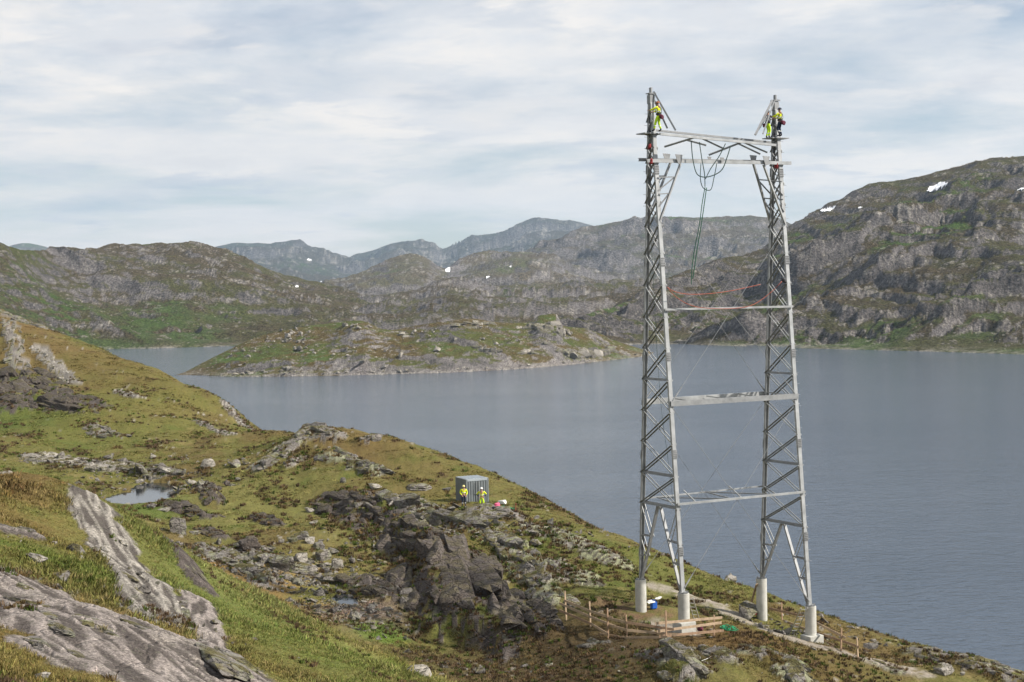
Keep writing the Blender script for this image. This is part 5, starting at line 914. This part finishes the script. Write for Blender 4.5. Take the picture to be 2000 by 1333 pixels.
# ------------------------------------------------------------------ loose boulders
def boulder(px, py, wpx, hpx, D, kd, mesh, label, yaw=0.0, group=None, sink=0.5):
    g = ground_at(px, py, D); w_ = wpx * g[1] / FPX / 2; h_ = hpx * g[1] / FPX / 2
    o = place_rock(STONES[kd][mesh] if mesh < 6 else BLOCKS[kd][mesh - 6], 'boulder', (g[0], g[1] + w_ * 0.4, g[2] + h_ * (1 - sink)), (w_ * 1.05, w_ * 0.85, h_ * 1.15), yaw); return tag(o, label, 'boulder', group)
for a in (
 (405,914,33,25,163,1,0,'round pale boulder standing alone behind the pond',0.3), (347,1042,40,38,125,0,7,'square grey boulder in the grass below the pond',0.5), (459,915,32,20,163,3,2,'yellow green lichen boulder right of the round pale boulder',1.1), (481,911,18,9,163,1,3,'small flat pale rock touching the lichen boulder',0.2),
 (118,900,24,20,168,0,1,'grey boulder at the left end of the pond rubble',0.9), (163,922,42,20,164,1,4,'long pale boulder in the rubble left of the pond',0.1), (272,930,42,30,158,0,2,'big grey boulder at the far shore of the pond',2.0), (211,898,24,14,168,3,5,'yellowish boulder on the turf behind the rubble',0.7), (326,926,30,14,160,1,3,'flat pale boulder behind the right end of the pond',0.4), (240,905,36,14,165,0,0,'low grey boulder between the rubble and the big boulder',1.6),
 (374,949,28,12,152,1,3,'pale boulder on the right bank of the pond',0.2), (292,996,24,13,139,0,1,'grey boulder on the near bank of the pond',0.0), (320,1000,28,10,138,1,5,'flat pale boulder near the pond, right of the grey one',0.3), (440,953,26,18,150,2,4,'dark grey boulder on the mossy bank right of the pond',1.0), (464,941,12,10,155,1,0,'small pale boulder above the dark mossy bank boulder',0.0), (270,945,22,10,157,1,1,'small pale stone at the water line of the pond',0.5),
 (382,1046,26,12,124,0,2,'low grey rock right of the square boulder',0.3), (428,1066,20,16,120,0,1,'grey boulder on the upper edge of the scree',1.3), (397,1068,18,12,120,1,0,'pale boulder left of the scree edge boulder',2.1),
 (607,1002,24,11,139,1,3,'flat pale stone in the middle of the mossy dip',0.2), (612,1026,20,10,134,1,5,'second flat pale stone below the first in the dip',0.6), (590,1055,32,18,121,0,8,'blocky pale boulder group head above the rock wall',0.1), (570,1062,20,15,120,0,9,'blocky boulder left of the blocky pale one',0.8), (605,1064,22,14,120,1,10,'blocky boulder right below the blocky pale one',0.3), (548,1063,16,12,120,0,1,'small boulder at the left end of the blocky row',0.3),
 (622,1074,26,18,118,0,6,'grey boulder at the right of the blocky row',1.9), (487,1076,40,28,117,2,8,'dark big boulder at the left end of the rock wall',0.4), (548,1118,52,30,111,0,9,'largest grey boulder of the rock wall above the bog',0.3), (515,1100,26,18,114,0,2,'grey boulder between the dark and the largest one',1.0), (588,1100,30,22,113,1,10,'pale cracked boulder right of the largest rock wall boulder',0.6), (632,1095,30,24,113,0,11,'grey slab boulder leaning in the rock wall',0.9), (659,1112,24,28,111,1,12,'upright pale boulder at the right end of the rock wall',0.2), (651,1085,24,14,115,0,3,'grey boulder behind the upright pale one',0.0), (690,1105,30,20,111,0,4,'grey boulder right of the upright pale one',1.4), (610,1122,24,12,110,1,0,'pale boulder in front of the rock wall',0.5), (640,1128,22,10,109,1,1,'flat pale boulder at the bog edge',0.5), (575,1135,20,10,108,0,5,'low grey boulder at the bog edge, left',0.0),
 (734,957,30,14,149,1,3,'flat pale boulder on the ridge flank left of the container',0.1), (816,958,50,20,146,0,13,'long grey boulder on the ridge left of the container',-0.3), (760,992,28,15,138,1,4,'pale boulder on the ridge above the dark ledge',0.5), (872,960,18,8,143,3,5,'small lichen stone just left of the container',0.0), (733,868,30,20,163,0,1,'round grey boulder on the ridge skyline',0.4), (670,945,14,16,147,3,0,'small upright lichen stone above the dark ledge',0.0), (700,990,18,14,137,0,2,'round grey boulder in the dark ledge',0.0), (724,1000,18,18,135,0,3,'second round grey boulder in the dark ledge',0.7),
 (1418,1133,48,22,116,1,4,'pale boulder on the ridge skyline behind the tower',0.3,None,0.9), (1706,1255,16,9,108,1,0,'small pale stone on the slope right of the tower',0.0), (1847,1318,36,24,100,1,8,'pale angular boulder at the lower right',0.6), (1880,1322,14,10,99,1,1,'small stone right of the angular boulder',0.0), (1790,1240,10,5,109,1,2,'tiny pale stone near the skyline at right',0.0),
 (815,1333,64,46,63,1,0,'smooth pale boulder cut by the bottom edge',0.2), (74,1103,44,24,42,1,3,'smooth pale boulder among the slabs at left',0.5), (122,1135,34,26,41,3,2,'lichen boulder right of the smooth pale one at left',0.9), (76,1333,38,20,26,1,1,'pale boulder at the bottom edge left',0.1), (930,1322,40,20,92,0,4,'grey rock in the dark gully bottom',0.5),
): boulder(*a)

# ------------------------------------------------------------------ boulders and crags on the island
def layer_z(name, x, y):
    th, r, z, _ = LAYERS[name]; t = math.atan2(x, y); rr_ = math.hypot(x, y); j = int(np.clip(np.searchsorted(th, t), 0, len(th) - 1)); return float(np.interp(rr_, r[:, j], z[:, j]))
def layer_hit(name, px, py):
    th, r, z, _ = LAYERS[name]; d = ray(px, py); t = math.atan2(d[0], d[1]); j = int(np.clip(np.searchsorted(th, t), 0, len(th) - 1)); h = math.hypot(d[0], d[1]); k = np.where(z[:, j] > CAMZ + d[2] * r[:, j] / h)[0]
    if len(k) == 0: return None
    rr_ = r[k[0], j]; return np.array([math.sin(t) * rr_, math.cos(t) * rr_, z[k[0], j]])
LOW = [[m.copy() for m in row] for row in STONES]
small = [rock_mesh('boulder', 120 + i, 2, 9, 18, 0.04) for i in range(5)]
for m in small: m.materials.append(RM[1])
small0 = [m.copy() for m in small]
for m in small0: m.materials[0] = RM[0]
q = np.random.RandomState(21)
def island_rock(px, py, wpx, hpx, label, group, kd=1):
    g = layer_hit('island', px, py)
    if g is None: return
    w_ = wpx * g[1] / FPX / 2; h_ = hpx * g[1] / FPX / 2; o = place_rock((small if kd == 1 else small0)[q.randint(5)], 'boulder', (g[0], g[1] + w_ * .3, g[2] + h_ * .45), (w_, w_ * .8, h_ * 1.1), q.uniform(0, 3)); tag(o, label, 'boulder', group)
for cx, cy, rx, ry, n_, lab in ((570,655,50,16,34,'pale boulder of the dense cluster near the left top of the island'), (600,678,34,9,16,'pale boulder of the string below the dense island cluster'), (690,640,40,12,16,'pale boulder on the middle crest of the island'), (840,652,60,10,18,'pale boulder scattered right of the island saddle'), (700,690,90,18,18,'pale boulder scattered over the lower middle of the island'), (480,690,50,16,10,'pale boulder scattered on the left tail of the island'), (1000,670,70,14,14,'pale boulder scattered on the right half of the island')):
    for i in range(n_):
        s_ = 5 * math.exp(q.normal(0, 0.42)); island_rock(cx + q.normal(0, rx * .55), cy + q.normal(0, ry * .55), s_ * 1.5, s_, lab, lab.replace('pale boulder', 'boulders'), 1 if q.uniform() < .75 else 0)
for px, py, w_, h_, lab in ((705,716,34,22,'largest pale boulder low on the island near the shore'), (783,697,16,22,'upright grey boulder in the middle of the island slope'), (562,662,20,14,'large boulder left of the dense island cluster'), (750,722,22,12,'flat pale boulder right of the largest one on the island'), (853,690,22,16,'grey boulder low on the middle of the island')): island_rock(px, py, w_, h_, lab, None)
for i in range(46):
    px = q.uniform(420, 1250); py = np.interp(px, [300, 450, 700, 850, 1000, 1100, 1200, 1250], [742, 733, 730, 726, 719, 711, 700, 694]); s_ = q.uniform(3, 8); island_rock(px, py, s_ * 1.7, s_ * .8, 'pale stone along the front shore of the island', 'shore stones of the island', 1)
for lab, cells in (('tall grey cliff block on the right crest of the island', [(1072,640,58,36),(1046,638,40,20),(1100,650,34,22),(1020,640,30,12)]), ('grey cliff face at the right end of the island', [(1125,690,60,30),(1158,686,56,34),(1185,688,40,26),(1100,686,40,18)]), ('grey crag in the middle right of the island', [(940,682,30,18),(965,690,26,22),(1030,690,40,16),(1060,672,34,12)]), ('low pale ledge on the island crest', [(905,634,50,8),(945,632,40,10),(925,640,30,6)]), ('dark crag at the left foot of the island', [(560,722,24,16),(575,726,18,12),(490,728,20,12),(520,727,14,9)])):
    root = None
    for px, py, w_, h_ in cells:
        g = layer_hit('island', px, py)
        if g is None: continue
        if root is None: root = empty('rock_outcrop', tuple(g)); tag(root, lab, 'rock outcrop')
        for k_ in range(5):
            fx_ = (k_ - 2) / 2.6; gg = layer_hit('island', px + fx_ * w_ * 0.5, py + q.uniform(-.1, .35) * h_)
            if gg is None: continue
            wm = w_ * gg[1] / FPX / 2 * q.uniform(.35, .6); hm_ = h_ * gg[1] / FPX / 2 * q.uniform(.55, 1.0) * (1 - .4 * abs(fx_))
            place_rock(BLOCKS[(0, 3, 0, 1)[q.randint(4)]][q.randint(8)], 'rock_block', tuple(gg - np.array(root.location[:]) + np.array([0, wm * .5, -hm_ * .05])), (wm, wm * .9, hm_), q.uniform(-.5, .5), (q.normal(.1, .12), q.normal(0, .12)), root)

# ------------------------------------------------------------------ snow patches left on the hills
M_SNOW = worn('old_snow', (0.80, 0.81, 0.83), 0.06, 0.2, 0.8)
def snow(layer, cx, cy, rx, ry, rot, label):
    th, r, z, _ = LAYERS[layer]; x = r * np.sin(th); y = r * np.cos(th); qx = x; qz = z - CAMZ
    u = x * CR[0] + y * CR[1] + qz * CR[2]; v = x * CU[0] + y * CU[1] + qz * CU[2]; d = x * _F[0] + y * _F[1] + qz * _F[2]; px = 1000 + FPX * u / d; py = 666.5 - FPX * v / d
    a = math.radians(rot); dx = px - cx; dy = py - cy; e = ((dx * math.cos(a) + dy * math.sin(a)) / rx) ** 2 + ((-dx * math.sin(a) + dy * math.cos(a)) / ry) ** 2 + 0.5 * fbm(px, py, 9, 3, 0.6, 12)
    m = e < 1; f = m[:-1, :-1] & m[1:, :-1] & m[:-1, 1:] & m[1:, 1:]; 
    lab_ = np.zeros(f.shape, int)      # keep the largest connected piece
    for a0, b0 in zip(*np.where(f)):
        if lab_[a0, b0]: continue
        st_ = [(a0, b0)]; n0 = lab_.max() + 1; lab_[a0, b0] = n0
        while st_:
            a1_, b1_ = st_.pop()
            for a2_, b2_ in ((a1_ + 1, b1_), (a1_ - 1, b1_), (a1_, b1_ + 1), (a1_, b1_ - 1)):
                if 0 <= a2_ < f.shape[0] and 0 <= b2_ < f.shape[1] and f[a2_, b2_] and not lab_[a2_, b2_]: lab_[a2_, b2_] = n0; st_.append((a2_, b2_))
    if f.any(): f = lab_ == np.bincount(lab_[lab_ > 0]).argmax()
    ii, jj = np.where(f)
    if len(ii) == 0: return
    nc = len(th); idx = np.stack([ii * nc + jj, ii * nc + jj + 1, (ii + 1) * nc + jj + 1, (ii + 1) * nc + jj], 1); un, inv = np.unique(idx, return_inverse=True); P3 = np.stack([x.ravel()[un], y.ravel()[un], z.ravel()[un] + 1.0], 1)
    me = bpy.data.meshes.new('snow_patch'); me.from_pydata(P3.tolist(), [], inv.reshape(-1, 4).tolist()); me.update(); me.materials.append(M_SNOW); o = link(bpy.data.objects.new('snow_patch', me)); tag(o, label, 'snow', 'old snow patches on the hills')
for a in (('hillside_right',1832,367,25,8,-20,'largest snow patch near the top of the right hill'), ('hillside_right',1838,385,13,4,-25,'thin snow strip below the largest patch'), ('hillside_right',1624,409,24,5,-14,'long snow patch on the left shoulder of the right hill'), ('hillside_right',1681,408,9,3,5,'small snow patch right of the long shoulder patch'), ('hillside_right',1768,427,10,4,-10,'small snow patch in the middle of the right hill'), ('hillside_right',1996,372,12,5,5,'snow patch cut by the right edge'),
          ('knoll_hills',948,547,16,5,-30,'slanting snow patch in the far centre valley'), ('knoll_hills',993,521,10,3,0,'small flat snow patch above the slanting one'), ('knoll_hills',878,528,9,5,-10,'snow patch at the right foot of the pointed knoll'), ('knoll_hills',632,552,10,3,8,'small snow patch in the gap left of the pointed knoll'), ('blue_mountain_left',683,516,6,3,0,'tiny snow patch at the right end of the blue mountain'), ('blue_mountain_left',605,508,7,3,0,'tiny snow patch on the face of the blue mountain'), ('hillside_left',580,561,6,3,-10,'tiny snow patch on the right end of the left hill')): snow(*a)

# ------------------------------------------------------------------ turf, heather and scree spread over the near ground
def scatter(name, pts_, scl, rot, colr, srcs, mat):
    """instances of a few small meshes on a cloud of points"""
    me = bpy.data.meshes.new(name); n_ = len(pts_); me.vertices.add(n_); me.vertices.foreach_set('co', np.ascontiguousarray(pts_, dtype=np.float32).ravel())
    a = me.attributes.new('size', 'FLOAT_VECTOR', 'POINT'); a.data.foreach_set('vector', np.ascontiguousarray(scl, dtype=np.float32).ravel())
    a = me.attributes.new('turn', 'FLOAT_VECTOR', 'POINT'); a.data.foreach_set('vector', np.ascontiguousarray(rot, dtype=np.float32).ravel())
    a = me.attributes.new('hue', 'FLOAT_COLOR', 'POINT'); c4 = np.ones((n_, 4), np.float32); c4[:, :3] = colr; a.data.foreach_set('color', c4.ravel())
    a = me.attributes.new('pick', 'INT', 'POINT'); a.data.foreach_set('value', np.random.RandomState(n_ % 1000).randint(0, len(srcs), n_).astype(np.int32))
    o = link(bpy.data.objects.new(name, me)); me.materials.append(mat)
    g = bpy.data.node_groups.new(name, 'GeometryNodeTree'); g.interface.new_socket('Geometry', in_out='INPUT', socket_type='NodeSocketGeometry'); g.interface.new_socket('Geometry', in_out='OUTPUT', socket_type='NodeSocketGeometry')
    N = g.nodes; L = g.links; gi = N.new('NodeGroupInput'); go = N.new('NodeGroupOutput'); join = N.new('GeometryNodeJoinGeometry')
    def attr(nm, t): q_ = N.new('GeometryNodeInputNamedAttribute'); q_.data_type = t; q_.inputs['Name'].default_value = nm; return q_.outputs['Attribute']
    for k, s in enumerate(srcs):
        so_ = bpy.data.objects.new(s.name, s); oi = N.new('GeometryNodeObjectInfo'); oi.inputs['Object'].default_value = so_; ip = N.new('GeometryNodeInstanceOnPoints'); cmp_ = N.new('FunctionNodeCompare'); cmp_.data_type = 'INT'; cmp_.operation = 'EQUAL'
        L.new(attr('pick', 'INT'), cmp_.inputs[2]); cmp_.inputs[3].default_value = k; L.new(cmp_.outputs[0], ip.inputs['Selection']); L.new(gi.outputs[0], ip.inputs['Points']); L.new(oi.outputs['Geometry'], ip.inputs['Instance'])
        e2r = N.new('FunctionNodeEulerToRotation'); L.new(attr('turn', 'FLOAT_VECTOR'), e2r.inputs[0]); L.new(e2r.outputs[0], ip.inputs['Rotation']); L.new(attr('size', 'FLOAT_VECTOR'), ip.inputs['Scale']); L.new(ip.outputs[0], join.inputs[0])
    L.new(join.outputs[0], go.inputs[0]); md = o.modifiers.new('scatter', 'NODES'); md.node_group = g; return o
def tuft_mesh(name, seed, blades, spread, bend, w_, mat):
    q_ = np.random.RandomState(seed); vs = []; fs = []
    for b in range(blades):
        a = q_.uniform(0, 6.28); r0 = q_.uniform(0, spread); x, y = math.cos(a) * r0, math.sin(a) * r0; h = q_.uniform(.55, 1.0); la = a + q_.normal(0, .7); lx, ly = math.cos(la) * bend * h * q_.uniform(.3, 1), math.sin(la) * bend * h * q_.uniform(.3, 1); t = q_.uniform(0, 6.28); wx_, wy_ = math.cos(t) * w_, math.sin(t) * w_; i = len(vs)
        vs += [(x - wx_, y - wy_, -.1), (x + wx_, y + wy_, -.1), (x + lx * .4 + wx_ * .75, y + ly * .4 + wy_ * .75, h * .6), (x + lx * .4 - wx_ * .75, y + ly * .4 - wy_ * .75, h * .6), (x + lx, y + ly, h)]; fs += [(i, i + 1, i + 2, i + 3), (i + 3, i + 2, i + 4)]
    me = bpy.data.meshes.new(name); me.from_pydata(vs, [], fs); me.update(); me.materials.append(mat); return me
def hue_mat(name, rough, trans=0.0):
    m, N, b = principled(name, rough=rough, spec=0.1); at = N.new('ShaderNodeAttribute', attribute_name='hue'); at.attribute_type = 'INSTANCER'; N.l.new(at.outputs['Color'], b.inputs['Base Color'])
    return m
M_TURF = hue_mat('turf', 0.9); M_HEA = hue_mat('heather', 0.95); M_SCR = rock_material('scree_stone', tuple(ROCK * 1.15), tuple(LICHEN), 0.3, 0.4)
rs = np.random.RandomState(77)
def sample(n_, dmin, dmax, power):
    """ground points thinned with distance, inside and a little around the view"""
    r = np.exp(rs.uniform(math.log(dmin), math.log(dmax), n_)) if power == 0 else (rs.uniform(dmin ** power, dmax ** power, n_)) ** (1 / power)
    t = rs.uniform(-0.345, 0.345, n_); i = np.interp(r, RR, np.arange(len(RR))); j = np.interp(t, TH, np.arange(len(TH))); i0 = np.clip(i.astype(int), 0, len(RR) - 2); j0 = np.clip(j.astype(int), 0, len(TH) - 2); u = i - i0; v = j - j0
    z = (HN[i0, j0] * (1 - v) + HN[i0, j0 + 1] * v) * (1 - u) + (HN[i0 + 1, j0] * (1 - v) + HN[i0 + 1, j0 + 1] * v) * u
    return r, t, np.stack([r * np.sin(t), r * np.cos(t), z], 1), i0, j0
def visible(p):
    q_ = p - CAM; d = q_ @ _F; px = 1000 + FPX * (q_ @ CR) / d; py = 666.5 - FPX * (q_ @ CU) / d; return (px > -120) & (px < 2120) & (py < 1420) & (p[:, 2] > 12)
VEG = col.copy(); BARE = bare
r, t, p, i0, j0 = sample(460000, 16, 300, 0.3); keep = visible(p) & (rs.uniform(size=len(r)) > BARE[i0, j0] * 1.15); p = p[keep]; r = r[keep]; i0 = i0[keep]; j0 = j0[keep]
pat = fbm(p[:, 0], p[:, 1], 4.5, 4, .55, 201)
c = VEG[i0, j0] * np.exp(rs.normal(0.30, 0.30, len(r)))[:, None] * (1 + rs.normal(0, .06, (len(r), 3))); c = c * (1 + 0.22 * np.clip(-pat, -1, 1))[:, None]; dry = rs.uniform(size=len(r)) < 0.10 + 0.25 * np.clip(fbm(p[:, 0], p[:, 1], 7, 3, .5, 203), 0, 1); c[dry] = c[dry] * 0.5 + STRAW * 0.8
h = (0.06 + 0.20 * np.clip(pat + .35, 0, 1.2)) * np.exp(rs.normal(0, .25, len(r))) * np.interp(r, [20, 60, 85, 110, 300], [0.6, 0.75, 0.65, 0.5, 0.7]); wsc = h * rs.uniform(1.0, 1.7, len(r)) * np.interp(r, [20, 80, 110, 300], [1.0, 1.1, 1.8, 2.6])
rot = np.stack([rs.normal(0, .12, len(r)), rs.normal(0, .12, len(r)), rs.uniform(0, 6.28, len(r))], 1)
tag(scatter('grass', p, np.stack([wsc, wsc, h], 1), rot, np.clip(c, 0.005, .6), [tuft_mesh('grass_tuft', 5 + i, 9, .65, .8, .055, M_TURF) for i in range(4)], M_TURF), 'rough olive and straw coloured moor grass on the near slopes', 'grass', kind='stuff')
hm = sstep(0.1, 0.45, fbm(NX, NY, 5, 4, 0.6, 57) + n3 * 0.25 - 0.25 * near_lawn) * (1 - trk) * (1 - soil) + 0.9 * sstep(0.05, 0.35, rock) * (1 - rkm * 0.6) * (1 - near_lawn)
for px, py, D, rad in ((980,1300,93,7),(1120,1300,90,6),(1230,1320,87,5),(900,1250,99,5),(1060,1250,97,5),(1150,1210,99,4),(800,1100,116,5),(700,1030,130,5),(1450,1260,93,4),(1010,1080,118,6),(1090,1140,109,5),(1180,1130,109,5),(560,905,158,5),(1600,1300,91,5)):
    g_ = P(px, py, D); hm = np.maximum(hm, (1 - sstep(.3, 1.1, np.hypot(NX - g_[0], NY - g_[1]) / rad + n2 * .4)) * 0.9 * (1 - trk))
hm = hm * (1 - by_fence)
r, t, p, i0, j0 = sample(190000, 24, 230, 0.5); keep = visible(p) & (rs.uniform(size=len(r)) < hm[i0, j0] * 0.55); p = p[keep]; r = r[keep]; nn = len(r)
c = np.array([HEATH * 1.3, BROWN * 1.1, GREEN * 0.9, HEATH * 1.9])[rs.randint(0, 4, nn)] * np.exp(rs.normal(0, .22, nn))[:, None]; s_ = rs.uniform(.10, .24, nn) * np.clip(r / 100, .6, 1.3)
tag(scatter('heather', p, np.stack([s_ * 1.3, s_ * 1.3, s_], 1), np.stack([rs.normal(0, .2, nn), rs.normal(0, .2, nn), rs.uniform(0, 6.28, nn)], 1), c, [tuft_mesh('heather_tuft', 25 + i, 22, .8, .5, .09, M_HEA) for i in range(3)], M_HEA), 'dark brown heather and low scrub between the rocks', 'heather', kind='stuff')
# scree
SCR = [(440,1100,114,4.5,2.0,420),(500,1125,110,3.5,1.6,300),(160,910,166,7,2.2,300),(280,925,160,6,2,200),(360,960,150,3.5,2,110),(560,1110,112,5,2.5,260),(640,1100,112,4,2.5,200),(700,1215,100,3.6,2.2,330),(620,1190,104,4,1.5,120),(720,1140,108,4,2,160),(850,1060,122,8,3,240),(1000,1040,124,6,3,160),(1540,1215,101,3,1.2,110),(1700,1255,106,4,2,70),(900,1330,92,4,1.5,70),(300,1250,42,2.5,1.5,80),(100,1060,47,2.5,1.2,70),(1300,1290,88,4,1.5,100),(420,900,165,10,3,60),(250,960,152,6,3,50)]
pp = []; ss_ = []
for px, py, D, rx, ry, n_ in SCR:
    c_ = P(px, py, D)
    for k in range(n_):
        x = c_[0] + rs.normal(0, rx * .6); y = c_[1] + rs.normal(0, ry * .9); s_ = 0.10 * math.exp(rs.normal(0, .55)) * (1.25 if D > 90 else 0.6); pp.append((x, y, near_z(x, y) + s_ * .15)); ss_.append((s_ * 1.5, s_ * 1.1, s_ * .75))
nn = len(pp); scr_src = [rock_mesh('scree_stone', 160 + i, 1, 7, 22, .05) for i in range(4)]
for m in scr_src: m.materials.append(M_SCR)
tag(scatter('scree', np.array(pp), np.array(ss_), np.stack([rs.normal(0, .3, nn), rs.normal(0, .3, nn), rs.uniform(0, 6.28, nn)], 1), np.full((nn, 3), .3), scr_src, M_SCR), 'loose grey stones scattered in the dip and around the outcrops', 'stones', kind='stuff')
